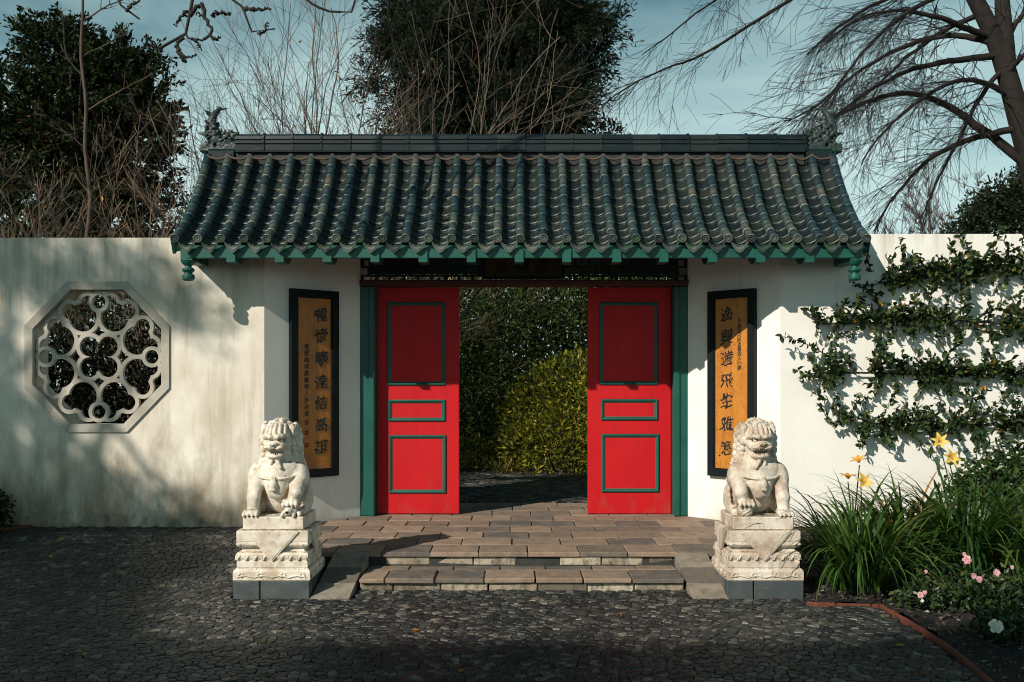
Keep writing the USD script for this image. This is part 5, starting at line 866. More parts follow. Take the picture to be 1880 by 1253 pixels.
"春": [[[24,123,26,127,35,130,67,135,78,145,84,144,87,138,96,138,109,131,130,132,131,127,110,121,90,125,81,123,79,118,81,110,122,119,128,118,129,112,112,99,88,103,76,99,74,95,78,93,97,96,107,91,115,91,131,97,139,96,140,89,129,88,107,78,111,75,133,76,142,72,141,68,120,68,120,62,129,48,127,34,119,30,100,31,67,25,59,16,49,18,46,47,43,48,37,42,30,45,43,63,30,64,27,67,27,80,31,81,40,76,48,77,61,95,60,98,52,100,39,99,35,106,38,113,52,115,65,108,70,111,66,124,62,125,44,124,33,119,27,119],[54,50,64,48,102,54,108,56,108,60,85,60,55,54],[59,42,62,35,82,35,102,39,106,47,83,43,63,43],[56,64,58,62,82,77,90,76,99,70,101,72,90,87,82,87,61,73]]],
"吉": [[[25,109,26,115,42,113,67,119,70,136,76,142,84,141,81,125,139,128,144,120,142,112,128,117,118,117,96,114,83,109,82,88,111,99,127,99,133,95,134,89,106,89,76,77,42,75,38,79,41,86,70,88,70,105,38,100,30,103]],[[33,13,32,39,38,59,84,65,112,80,127,76,129,68,122,19,115,20,107,27,81,32,62,28,46,18,41,10],[43,27,74,40,87,41,112,35,113,42,110,56,108,58,98,58,52,52,43,41]]],
"小": [[[111,103,114,109,120,109,137,88,146,67,140,56,135,55,131,58,124,86]],[[53,26,54,29,68,32,63,63,82,107,83,119,79,142,85,145,91,126,92,111,75,58,79,26,75,21,66,20,58,21]],[[19,41,21,52,31,72,34,93,45,105,58,108,57,100,42,81,37,59,26,40,22,38]]],
"勝": [[[17,21,36,50,28,69,34,105,25,120,24,127,28,130,64,127,64,91,75,89,97,96,98,101,75,98,69,103,69,108,83,107,90,111,82,116,73,135,78,137,82,134,95,122,98,113,104,119,95,140,102,140,107,136,117,118,122,120,119,124,118,139,124,140,130,133,130,119,142,115,143,110,119,110,112,107,109,101,125,104,142,103,144,99,141,95,120,92,122,86,134,81,136,77,134,74,126,75,111,89,103,89,100,86,106,82,105,71,124,74,132,67,135,46,126,30,117,22,108,22,106,25,108,29,122,36,125,45,121,61,113,62,103,58,106,38,102,33,82,30,68,20,63,24,64,30,88,43,90,49,65,57,65,47,59,33,61,15,58,8,48,1,45,5,44,18,52,23,52,37,57,57,54,61,46,61,46,47,37,27,34,8],[86,75,82,61,91,64,98,84],[63,66,67,64,74,71,79,82,72,79,63,81],[43,119,46,105,56,105,52,118],[39,73,44,69,53,71,55,92,44,92]]]}

def write(mb, ch, T, size, cx, cz, depth, sx=1.0):
    for rings_ in G[ch]:
        r = [np.array(q, float).reshape(-1, 2) for q in rings_]
        poly = Polygon(r[0], r[1:]).buffer(0)
        poly = affinity.translate(affinity.scale(affinity.translate(poly, -80, -80), size / 130 * sx, size / 130, origin=(0, 0)), cx, cz)
        mb.extrude(poly, T, depth)
def board_matrix(a, b, z0):
    """Board coordinates (across, up, out of the wall) to the place; a, b are its bottom ends on the wall."""
    a, b = np.array([*a, z0]), np.array([*b, z0]); ex = unit(b - a); ez = np.array([0, 0, 1.]); ey = np.cross(ex, ez)
    M = np.eye(4); M[:3, 0], M[:3, 1], M[:3, 2], M[:3, 3] = ex, ez, ey, a; return M, np.linalg.norm(b - a)
ZB0, ZB1 = .619, 2.334; HB = ZB1 - ZB0
for a, b, text, row2, lab in ((SL(.241), SL(.735), '暢懷曠達結高誼', '壹雲翰撰聯屬學人許林書', 'gold couplet board in a black frame on the splayed wall left of the doors'),
                              (SR(.745), SR(.239), '逸興遄飛生雅意', '歲次己卯孟春吉人小勝', 'gold couplet board in a black frame on the splayed wall right of the doors')):
    left = text[0] == '暢'
    M, W = board_matrix(a, b, ZB0); board = thing('couplet_board', lab, 'plaque', 'calligraphy boards flanking the doors')
    fr_ = shapely.box(0, 0, W, HB).difference(shapely.box(.068, .068, W - .068, HB - .068))
    m = MB(); m.extrude(fr_, M @ trimesh.transformations.translation_matrix((0, 0, .003)), .047); m.extrude(shapely.box(.060, .060, W - .060, HB - .060).difference(shapely.box(.076, .076, W - .076, HB - .076)), M @ trimesh.transformations.translation_matrix((0, 0, .012)), .030)
    obj('frame', m.out(), 'black_lacquer', board)
    m = MB(); m.extrude(shapely.box(.0685, .0685, W - .0685, HB - .0685), M @ trimesh.transformations.translation_matrix((0, 0, .004)), .024); obj('panel', m.out(), 'gold_leaf', board)
    T = M @ trimesh.transformations.translation_matrix((0, 0, .0285))
    ys = ((579, 617, 657, 702, 740, 779, 819) if left else (576, 619, 657, 699, 735, 778, 822))
    for ch, y in zip(text, ys):
        m = MB(); D = 9.17; zz = H - (y - CY) * D / F - ZB0; write(m, ch, T, .142, (.645 if left else .40) * W, zz, .003); obj('character', m.out(), 'ink', board)
    y0, y1 = ((636, 760) if left else (598, 675))
    for k, ch in enumerate(row2):
        m = MB(); D = 9.05 if left else 9.0; y = y0 + (y1 - y0) * k / (len(row2) - 1); zz = H - (y - CY) * D / F - ZB0
        write(m, ch, T, .056 if left else .046, (.335 if left else .665) * W, zz, .002); obj('character', m.out(), 'ink', board)
    for y in ((776, 795, 818) if left else (588,)):
        m = MB(); zz = H - (y - CY) * 9.05 / F - ZB0; xx = (.335 if left else .665) * W; s_ = .019 if left else .012
        m.extrude(shapely.box(xx - s_, zz - .021, xx + s_, zz + .021).difference(shapely.box(xx - .006, zz - .010, xx + .004, zz + .008)), T, .002); obj('seal', m.out(), 'seal_red', board)
nb = thing('name_board', 'dark horizontal name board with three characters hanging under the eaves above the doorway', 'plaque')
M, W = board_matrix((-.315, 9.44), (.472, 9.44), 2.462); HN = .236
m = MB(); m.extrude(shapely.box(0, 0, W, HN).difference(shapely.box(.03, .03, W - .03, HN - .03)), M, .03); obj('frame', m.out(), 'black_lacquer', nb)
m = MB(); m.extrude(shapely.box(.0305, .0305, W - .0305, HN - .0305), M, .015); obj('panel', m.out(), 'old_gold', nb)
for k, ch in enumerate('逸暢園'):
    m = MB(); write(m, ch, M @ trimesh.transformations.translation_matrix((0, 0, .0155)), .145, W * (.245 + .25 * k), HN / 2, .003); obj('character', m.out(), 'ink', nb)
# ------------------------------------------------------------------ planting bed on the right and the corner on the left
rng = np.random.default_rng(21)
def strip(pts, w, z0, z1, y_off=0):
    """A low kerb along a line on the ground."""
    p = spline(np.c_[pts, np.zeros(len(pts))], 40)[:, :2]; t = np.gradient(p, axis=0); t /= np.linalg.norm(t, axis=1, keepdims=True); n = np.c_[-t[:, 1], t[:, 0]]
    g = ground_z(p[:, 0], p[:, 1]); wv = rng.normal(0, .0015, 40)
    L = [np.c_[p + n * a, g + z + wv] for a, z in ((-w, z0), (-w, z1 - .004), (-w + .004, z1), (w - .004, z1), (w, z1 - .004), (w, z0))]
    return (np.stack(L, 1).reshape(-1, 3), grid_faces(40, 6)[:, ::-1])
edge = thing('bed_edging', 'thin brick-red edging strip curving between cobbles and planting bed, front right', 'edging')
obj('edging_strip', strip(EDGE[1:], .012, -.03, .030), 'edging', edge); obj('edging_strip', strip(np.array([[1.955, 6.668], [2.2, 6.625], [2.425, 6.592]]), .010, -.03, .022), 'edging', edge)
edge2 = thing('bed_edging', 'short dark red edging strip by the wall foot, far left', 'edging')
obj('edging_strip', strip(np.array([[-5.25, 7.86], [-4.7, 8.36], [-4.25, 8.77]]), .018, -.03, .03), 'edging', edge2)
def bed(poly, mat, name):
    poly = Polygon(poly); x0, y0, x1, y1 = poly.bounds; xs_, ys_ = np.arange(x0, x1, .045), np.arange(y0, y1, .045)
    X, Y = np.meshgrid(xs_, ys_, indexing='ij'); Z = ground_z(X, Y) + .004 + .05 * meshkit.fbm(np.stack([X * 4, Y * 4, X * 0], -1), 4, 3) - .012
    f = grid_faces(len(xs_), len(ys_)); v = np.stack([X, Y, Z], -1).reshape(-1, 3); c = v[f].mean(1)
    f = f[shapely.contains_xy(poly, c[:, 0], c[:, 1])]
    o = obj(name, (v, f), mat, smooth=True, kind='structure'); return poly, o
bpoly, bo = bed([(1.96, 6.69), (2.43, 6.61), (2.45, 5.9), (2.37, 4.96), (2.1, 4.0), (6, 4.0), (6, 8.8), (1.92, 8.8), (1.975, 7.3)], 'soil', 'flower_bed')
lpoly, _ = bed([(-6.5, 7.2), (-5.3, 7.88), (-4.29, 8.79), (-6.5, 8.79)], 'soil', 'wall_bed')
# crumbs of soil, bark chips and fallen bits
mb = MB(); n = 0
while n < 6500:
    x, y = rng.uniform(1.95, 4.4), rng.uniform(4.6, 8.5)
    if not bpoly.contains(Point(x, y)): continue
    r = .006 + .016 * rng.random() ** 3; m = rng.normal(size=(4, 3)); m /= np.linalg.norm(m, axis=1, keepdims=True); m = m * (r * np.array([1.5, 1.5, .8]))
    z = float(ground_z(x, y)) + .018 + .03 * float(meshkit.fbm(np.array([x * 4, y * 4, 0.]), 4, 3))
    mb.add(m + [x, y, z], [[0, 1, 2], [0, 2, 3], [0, 3, 1], [1, 3, 2]]); n += 1
tag(obj('bark_chips', mb.out(), 'crumbs'), 'scattered bark chips and grit on the dark soil bed', 'bark chips', None, 'stuff')

# ------------------------------------------------------------------ espalier on the right wall
esp = thing('espalier_shrub', 'glossy dark green shrub trained in four tiers along the right wall', 'shrub')
WD = 8.745
tiers = [[(1955, 503), (1800, 498), (1700, 508), (1612, 520)], [(1955, 604), (1840, 594), (1740, 588), (1640, 591), (1492, 592)],
         [(1955, 686), (1800, 688), (1700, 687), (1600, 685), (1497, 687)], [(1955, 776), (1840, 779), (1750, 784), (1660, 788), (1600, 775), (1545, 765)]]
lv, shoots = [], []
for ti, t in enumerate(tiers):
    pts = spline([P(a, b, WD) for a, b in t], 40); pts[:, 2] += rng.normal(0, .004, 40); pts[:, 1] += rng.normal(0, .003, 40)
    obj('branch', tubes([(pts, np.linspace(.015, .007, 40))], 6), 'bark_dark', esp, smooth=True)
    nsh = (96, 112, 122, 114)[ti]
    for k in range(nsh):
        u = rng.random() ** (1.15 if ti else 1.0); i = int(u * 39)
        up = 1 if rng.random() < .64 else -1
        d = np.array([rng.normal(-.15, .75), -abs(rng.normal(.24, .18)), up * rng.uniform(.3, 1.1)])
        L = rng.uniform(.09, .24) if rng.random() < .82 else rng.uniform(.24, .46) * (1.0 if up > 0 else .55) * (1 - .35 * max(0, u - .6)) * (1.05 if ti else 1.1)
        out = []; grow(rng, pts[i], d, L, .0035, 0, out, wander=.22, up=.03, seg=.05)
        shoots += [(p, r) for p, r, _ in out]
for a, b in (([(1525, 660), (1500, 642), (1470, 628), (1432, 617)], 9), ([(1520, 735), (1508, 728), (1497, 722)], 4), ([(1600, 775), (1585, 800), (1578, 822)], 6), ([(1650, 790), (1640, 805), (1633, 822)], 5),
             ([(1620, 545), (1585, 528), (1563, 519)], 7), ([(1600, 500), (1590, 470), (1585, 452)], 6), ([(1660, 490), (1655, 455), (1652, 436)], 7), ([(1770, 490), (1750, 462), (1742, 446)], 7), ([(1500, 592), (1493, 575), (1495, 566)], 6), ([(1535, 590), (1545, 565), (1553, 552)], 6),
             ([(1880, 470), (1860, 455), (1840, 440)], 8), ([(1530, 690), (1490, 690), (1472, 695)], 6), ([(1560, 765), (1525, 775), (1515, 762), (1505, 745)], 8), ([(1785, 590), (1830, 565), (1870, 540)], 9)):
    p = spline([P(x, y, WD - .04 - .02 * j) for j, (x, y) in enumerate(a)], 14); shoots.append((p, np.linspace(.005, .0018, 14)))
obj('shoots', tubes(shoots, 4), 'bark_dark', esp, smooth=True)
st = spline([(4.80, 8.70, ground_z(0, 8.7) - .02), (4.77, 8.72, 1.0), (4.8, 8.74, 1.6), (4.76, 8.745, 2.44)], 24)
obj('stem', tubes([(st, np.linspace(.03, .014, 24))], 8), 'bark_dark', esp, smooth=True)
ap, ad = [], []
for p, r in shoots:
    L = np.linalg.norm(np.diff(p, axis=0), axis=1).sum(); nl = max(6, int(L / .0125)); q = spline(p, nl); t = np.gradient(q, axis=0)
    ap.append(q); ad.append(t / np.maximum(np.linalg.norm(t, axis=1, keepdims=True), 1e-6) * .5 + np.array([0, -.5, -.12]))
ap, ad = np.vstack(ap), np.vstack(ad); ap[:, 1] = np.minimum(ap[:, 1], 8.77)
v, f, k, nf = leaves(rng, ap, .061, ad, .75, .22, .56, detail=True); v[:, 1] = np.minimum(v[:, 1], 8.788)
N = len(ap); size = np.linalg.norm(v.reshape(N, k, 3)[:, 3, ::2] - v.reshape(N, k, 3)[:, 0, ::2], axis=1)
look_x = v.reshape(N, k, 3)[:, 0]; inview = look_x[:, 0] / look_x[:, 1] < .505
pick = np.argsort(-size * inview)[:300]; yel = rng.random(N) < .016
for i in pick:
    obj('leaf', (v[i * k:(i + 1) * k], f[:nf]), 'leaf_yellowed' if yel[i] else 'leaf_camellia', esp, smooth=True, label='yellowed leaf' if yel[i] else None)
rest = np.ones(N, bool); rest[pick] = False
for name, sel, mat in (('leaves', rest & ~yel, 'leaf_camellia'), ('yellowed_leaves', rest & yel, 'leaf_yellowed')):
    ii = np.nonzero(sel)[0]; vv = v.reshape(N, k, 3)[ii].reshape(-1, 3); ff = (f[:nf][None] + (np.arange(len(ii)) * k)[:, None, None]).reshape(-1, 3)
    obj(name, (vv, ff), mat, esp, smooth=True, kind='stuff')

# ------------------------------------------------------------------ daylilies
def blade(rng, base, az_, lean, L, w, droop, n=9):
    d = np.array([math.cos(az_) * math.sin(lean), math.sin(az_) * math.sin(lean), math.cos(lean)]); p = np.array(base, float); P_, D_ = [p], [d]
    for i in range(n - 1):
        d = unit(d + np.array([math.cos(az_) * .06, math.sin(az_) * .06, -droop * (i + 1) / n * 1.2]) + rng.normal(0, .02, 3)); p = p + d * L / (n - 1); P_.append(p); D_.append(d)
    P_, D_ = np.array(P_), np.array(D_); s = np.cross(D_, [0, 0, 1.]); s /= np.maximum(np.linalg.norm(s, axis=1, keepdims=True), 1e-6); u = np.cross(s, D_)
    t = np.linspace(0, 1, n); ww = (w * np.clip(np.minimum(.75 + t * 1.2, (1 - t) * 2.1), .03, 1))[:, None]
    P_[:, 2] = np.maximum(P_[:, 2], ground_z(P_[:, 0], P_[:, 1]) + .012)
    v = np.stack([P_ - s * ww / 2 + u * ww * .16, P_, P_ + s * ww / 2 + u * ww * .16], 1).reshape(-1, 3)
    return v, grid_faces(n, 3)
def lily_flower(rng, parent, tip, aim, size, mat):
    aim = unit(np.array(aim, float)); a = unit(np.cross(aim, [.3, .2, 1.])); b = np.cross(aim, a); tip = np.array(tip)
    fl = None; mb = MB()
    for j in range(6):
        th = j * math.pi / 3 + rng.normal(0, .08); e = a * math.cos(th) + b * math.sin(th); t = np.linspace(0, 1, 6); wd = (.46 if j % 2 else .34) * size
        sd = np.cross(e, aim); ax_ = np.outer(size * (.75 * t - .35 * t ** 3), aim) + np.outer(size * (.08 + .78 * t ** 1.7), e); ww = (wd * np.sin(np.clip(t * 2.6 + .5, 0, math.pi)) ** .8)[:, None]
        ww[-1] = .004
        v = np.stack([tip + ax_ - sd * ww / 2 + aim * .004, tip + ax_, tip + ax_ + sd * ww / 2 + aim * .004], 1).reshape(-1, 3); mb.add(v, grid_faces(6, 3))
    th = np.linspace(0, 2 * np.pi, 6, endpoint=False)
    for x in th: mb.add(*tubes([(np.array([tip, tip + aim * size * .5 + (a * math.cos(x) + b * math.sin(x)) * size * .1]), np.array([.0015, .0015]))], 3))
    return obj('flower', mb.out(), mat, parent, smooth=True)
clumps = [(P(1578, 1068, 7.05), 300, .50, 'large daylily clump with four yellow flowers right beside the right lion', [(1577, 850, 'petal_orange', (-.3, -.3, 1)), (1557, 880, 'petal_orange', (0, -.1, 1)), (1583, 888, 'petal_yellow', (.2, -.8, .5))]),
          (P(1770, 1010, 7.45), 300, .55, 'daylily clump with two pale yellow flowers on tall stalks against the wall', [(1725, 812, 'petal_yellow', (-.2, -.9, .35)), (1744, 842, 'petal_yellow', (.1, -.95, .25))]),
          (P(1668, 985, 7.75), 170, .48, 'smaller flowerless daylily tuft filling the gap between the two large clumps', []),
          (P(1900, 1000, 7.3), 150, .5, 'daylily tuft cut by the right edge of the picture', [])]
clumps[0] = (*clumps[0][:3], 'large daylily clump with three orange-yellow flowers right beside the right lion', clumps[0][4])
for ci, (c, nb_, Lm, lab, fl) in enumerate(clumps):
    cl = thing('daylily', lab, 'daylily', 'daylilies in the bed by the right wall'); c = np.array(c); c[2] = float(ground_z(c[0], c[1])) + .015
    for j in range(nb_):
        az_ = rng.uniform(0, 2 * math.pi); rad = .15 * math.sqrt(rng.random()); lean = rng.uniform(.05, .75) * (.55 + rad * 3); L = Lm * rng.uniform(1.2, 2.1)
        dry = rng.random() < .035
        b = blade(rng, c + [math.cos(az_) * rad * 1.3, math.sin(az_) * rad, 0], az_ + rng.normal(0, .35), lean, L, rng.uniform(.018, .032), rng.uniform(.18, .62))
        obj('leaf_blade', b, 'blade_dry' if dry else 'blade', cl, smooth=True, label='dry brown blade' if dry else None)
    for (px, py, m, aim) in fl:
        tip = P(px, py, c[1] - .10 if ci == 0 else c[1] + .2); b0 = c + [rng.normal(0, .05), .03, 0]
        st = spline([b0, (b0 + tip) / 2 + [0.02, .05, .05], tip - unit(np.array(aim, float)) * .02], 12)
        s_ = obj('flower_stalk', tubes([(st, np.linspace(.006, .004, 12))], 6), 'blade', cl, smooth=True)
        lily_flower(rng, s_, tip, aim, 1.45 * (.058 if m == 'petal_yellow' else .05), m)

# low flowering plants and leafy shrubs in the bed
def leafy_mound(name, lab, cat, c, r, N, size, mat, group=None, stems=10, flowers=()):
    t = thing(name, lab, cat, group); c = np.array(c, float); r = np.array(r, float); g = float(ground_z(c[0], c[1]))
    lumps = [(c + rng.normal(0, .35, 3) * r * [1, 1, .5], r * rng.uniform(.45, .75)) for _ in range(7)]
    p, d = blob_points(rng, N, lumps, .7); p = p[p[:, 2] > g + .02]
    p[:, 1] = np.where(c[1] < 8.79, np.minimum(p[:, 1], 8.72), p[:, 1])
    lines = []
    for q in range(stems):
        e = lumps[q % 7][0] + rng.normal(0, .3, 3) * lumps[q % 7][1]; b = np.array([c[0] + rng.normal(0, .12) * r[0], c[1] + rng.normal(0, .1) * r[1], g - .02])
        if c[1] < 8.79: e[1] = min(e[1], 8.7)
        lines.append((spline([b, (b + e) / 2 + rng.normal(0, .06, 3) * r, e], 8), np.linspace(.012, .004, 8) * max(.6, r.max() * 1.4)))
    obj('stems', tubes(lines, 5), 'bark_dark', t, smooth=True)
    v, f, _, _ = leaves(rng, p, size, None, 1.0, .25, .5); obj('foliage', (v, f), mat, t, smooth=False)
    for (px, py, D, m, sz) in flowers:
        o = P(px, py, D); mb = MB(); facing = unit(np.array([rng.normal(0, .15), -1, rng.normal(.35, .1)]))
        for layer in range(3):                                  # rounded petals in three whorls
            aim = facing; a = unit(np.cross(aim, [.2, .1, 1.])); b = np.cross(aim, a); q = sz * (1, .72, .42)[layer]; lift = (.10, .35, .7)[layer]
            for j in range(6):
                th = j * math.pi / 3 + layer * .5 + rng.normal(0, .15); e = a * math.cos(th) + b * math.sin(th); s = np.cross(e, aim); w_ = q * rng.uniform(.40, .52); k_ = lift * rng.uniform(.7, 1.3)
                v = np.array([o + aim * q * .1, o + e * q * .45 + s * w_ * .8 + aim * q * k_ * .5, o + e * q * .85 + s * w_ * .75 + aim * q * k_, o + e * q * 1.0 + aim * q * k_ * .9, o + e * q * .85 - s * w_ * .75 + aim * q * k_, o + e * q * .45 - s * w_ * .8 + aim * q * k_ * .5])
                mb.add(v, [[0, 1, 2], [0, 2, 3], [0, 3, 4], [0, 4, 5]])
        obj('flower', mb.out(), m, t)
    return t
leafy_mound('leafy_shrub', 'dark leafy bush at the wall foot behind the daylilies, far right', 'shrub', (4.08, 8.25, .60), (.52, .30, .48), 2400, .07, 'leaf_camellia')
leafy_mound('flowering_plant', 'low dark plant with pink flowers under the right daylily clump', 'flowering plant', P(1800, 1070, 6.5) + [0, 0, -.06], (.36, .25, .20), 900, .06, 'leaf_camellia', None, 9,
            [(1775, 1028, 6.28, 'petal_pink', .030), (1798, 1064, 6.25, 'petal_pink', .022), (1788, 1058, 6.25, 'petal_pink', .02), (1830, 1052, 6.27, 'petal_pink', .024), (1858, 1042, 6.3, 'petal_pink', .014), (1770, 1018, 6.3, 'petal_pink', .015)])
leafy_mound('flowering_plant', 'small sprawling plant with pale pink flowers on the bare soil', 'flowering plant', P(1695, 1085, 6.5) + [0, 0, -.02], (.20, .15, .12), 260, .055, 'leaf_camellia', None, 7,
            [(1690, 1093, 6.3, 'petal_pink', .022), (1698, 1088, 6.32, 'petal_pink', .014), (1693, 1103, 6.3, 'petal_white', .012), (1700, 1050, 6.35, 'petal_pink', .013)])
leafy_mound('flowering_plant', 'dark plant with one large whitish flower, lower right corner', 'flowering plant', P(1870, 1150, 5.6) + [.05, .1, -.06], (.26, .22, .22), 600, .06, 'leaf_camellia', None, 8,
            [(1828, 1150, 5.35, 'petal_white', .040)])
leafy_mound('corner_shrub', 'dark leafy bush at the wall foot, far left edge', 'shrub', (-4.55, 8.35, .40), (.36, .28, .32), 2200, .05, 'leaf_evergreen')

# ------------------------------------------------------------------ hedges behind the gate and the wall
def hedge(name, lab, cat, lumps, N, size, mat, group=None, twigs=0, shell=.55, width=.5, extra=None, detail=False):
    t = thing(name, lab, cat, group); lumps = [(np.array(a, float), np.array(b, float)) for a, b in lumps]
    p, d = blob_points(rng, N, lumps, shell); p += rng.normal(0, .03, p.shape); k = p[:, 2] > .21; p, d = p[k], d[k]
    lines = []
    for a, b in lumps:
        for _ in range(6 + twigs):
            e = a + rng.normal(0, .33, 3) * b; s = np.array([a[0] + rng.normal(0, .15) * b[0], a[1] + rng.normal(0, .1) * b[1], .18]); lines.append((spline([s, (s + e) / 2 + rng.normal(0, .08, 3) * b, e], 8), np.linspace(.018, .005, 8)))
    obj('stems', tubes(lines, 5), 'bark_brown', t, smooth=True)
    v, f, _, _ = leaves(rng, p, size, d + np.array([0, -.1, .3]), .8, .25, width, detail=detail); obj('foliage', (v, f), mat, t)
    if extra:
        n2, m2, s2 = extra; p2, d2 = blob_points(rng, n2, lumps, .12); k = p2[:, 2] > .3; v, f, _, _ = leaves(rng, p2[k], s2, d2[k] + np.array([0, -.1, .6]), .6, .25, width); obj('new_growth', (v, f), m2, t)
    return t
hedge('golden_shrub', 'rounded shrub with yellow-green leaves seen through the open doorway, right', 'shrub', [((1.12, 14.5, .75), (1.40, 1.0, 1.20)), ((1.12, 14.5, .78), (1.34, .95, 1.14)), ((.55, 14.1, .55), (.75, .5, .55)), ((1.55, 14.3, 1.35), (.55, .5, .5)), ((2.6, 15, 1.0), (.9, .9, 1.0))], 12500, .085, 'leaf_golden', width=.42, extra=(4200, 'leaf_lime', .08))
hedge('clipped_hedge', 'low clipped yellow-green hedge at the path edge, left in the doorway', 'hedge', [((-1.0, 14.6, .38), (.75, .4, .36)), ((-2.0, 14.4, .40), (.7, .4, .36)), ((-.35, 14.7, .34), (.42, .35, .30))], 5200, .05, 'leaf_lime')
hedge('dark_hedge', 'tall dark glossy shrub filling the back of the doorway', 'shrub', [((-.6, 16.4, 1.5), (1.3, .9, 1.5)), ((.5, 16.9, 2.0), (1.3, .9, 1.6)), ((-1.6, 16.6, 1.5), (1.2, .9, 1.4)), ((1.8, 17.2, 2.0), (1.2, .9, 1.6)), ((-.4, 15.6, .8), (.8, .6, .8)), ((0, 17.3, 2.6), (1.4, .8, .8)), ((-1.3, 17.2, 2.2), (1.0, .8, 1.0))], 30000, .085, 'leaf_hedge', shell=.8)
hedge('backdrop_hedge', 'dark hedge seen through the octagonal window tracery', 'hedge', [((-3.1 - .75 * i, 10.3 + .1 * (i % 2), 1.3), (.7, .5, 1.25)) for i in range(5)], 20000, .055, 'leaf_evergreen')
hedge('backdrop_trees', 'dense dark trees closing the view far beyond the doorway', 'trees', [((x, 22 + .6 * (i % 2), z), (1.4, .9, 1.5)) for i, (x, z) in enumerate([(a, b) for a in np.linspace(-5, 6, 8) for b in (1.2, 3.4, 5.0)])], 36000, .19, 'leaf_evergreen', shell=.8)
t = thing('grass_tuft', 'small dry-tipped grass tuft below the golden shrub', 'grass tuft')
for j in range(60):
    az_ = rng.uniform(0, 6.28); b = blade(rng, np.array([-.20 + rng.normal(0, .08), 13.95 + rng.normal(0, .05), .2]), az_, rng.uniform(.2, .9), rng.uniform(.25, .45), .014, .35, 6)
    obj('blade', b, 'blade_dry' if j % 2 else 'blade', t, smooth=True)

# ------------------------------------------------------------------ trees
def tree_mesh(out, mat, parent, sides=(7, 5, 4, 3, 3), split=0):
    """Trunk (depth above split) and twigs as two parts."""
    hi = max(d for *_, d in out); a = [(p, r) for p, r, d in out if d >= hi - split]; b = [(p, r) for p, r, d in out if d < hi - split]
    obj('trunk', tubes(a, 8), mat, parent, smooth=True)
    if b: obj('branches', tubes(b, 3), mat, parent, smooth=True)
def leafy_tree(name, lab, cat, base, lumps, N, size, mat, trunk_r=.16, bark='bark_dark', shell=.5, width=.45, group=None, extra=None, aim=(0, 0, .2), limb=.28, spray=0):
    t = thing(name, lab, cat, group); base = np.array(base, float); lumps = [(np.array(a, float), np.array(b, float)) for a, b in lumps]
    topz = max(a[2] for a, b in lumps); c = np.mean([a for a, b in lumps], 0); tip = np.array([c[0], c[1], topz])
    tr = spline([base, (base * 2 + tip) / 3 + rng.normal(0, .12, 3), tip], 14); obj('trunk', tubes([(tr, np.linspace(trunk_r, trunk_r * .2, 14))], 9), bark, t, smooth=True)
    lines = []
    for a, b in lumps:
        for _ in range(5):
            s = tr[rng.integers(4, 13)]; e = a + rng.normal(0, .3, 3) * b; lines.append((spline([s, (s + e) / 2 + rng.normal(0, .1, 3) * b, e], 8), np.linspace(trunk_r * limb, trunk_r * .05, 8)))
    obj('limbs', tubes(lines, 5), bark, t, smooth=True)
    p, d = blob_points(rng, N if not spray else N // 30, lumps, shell); sp = .8
    if spray:                                                   # tufts: leaves ranked along short outward shoots
        d = d + rng.normal(0, .45, d.shape) + np.array(aim) * 1.5; d /= np.linalg.norm(d, axis=1, keepdims=True); p, d = np.repeat(p, 30, 0), np.repeat(d, 30, 0)
        p = p + d * (rng.random(len(p)) * spray * 1.2 - spray * .3)[:, None] + rng.normal(0, spray * .10, p.shape); d = d / .6; aim = (0, 0, 0); sp = .55
    else: p += rng.normal(0, .05, p.shape)
    v, f, _, _ = leaves(rng, p, size, d * .6 + np.array(aim), sp, .25, width); obj('crown', (v, f), mat, t)
    if extra:
        n2, m2, s2, lo, hi = extra; p2, d2 = blob_points(rng, n2, lumps, .25); k = (p2[:, 2] > lo) & (p2[:, 2] < hi); v, f, _, _ = leaves(rng, p2[k], s2, d2[k], .8, .25, width); obj('tinted_leaves', (v, f), m2, t)
    return t
G0 = .2
# big rounded evergreen on the left
Dl = 14.0
def L_(px, py, rpx, rpy, D=Dl, dy=0): c = P(px, py, D + dy); return (c, (rpx * D / F, rpx * D / F * .8, rpy * D / F))
leafy_tree('evergreen_tree', 'rounded dark evergreen tree, top left behind the wall', 'tree', (P(150, 600, Dl)[0], Dl, G0),
           [L_(95, 95, 65, 55), L_(170, 140, 80, 70), L_(250, 190, 62, 70), L_(30, 200, 90, 90), L_(130, 250, 120, 110), L_(245, 290, 70, 90), L_(60, 360, 130, 110), L_(200, 390, 110, 90), L_(285, 180, 34, 45), L_(215, 110, 40, 42), L_(-60, 260, 110, 130), L_(140, 60, 30, 26), L_(60, 70, 36, 26), L_(270, 120, 26, 30), L_(300, 250, 26, 50)], 50000, .09, 'leaf_evergreen', .18, shell=.7, spray=.28, extra=(4500, 'leaf_rust', .08, 2.6, 5.2))
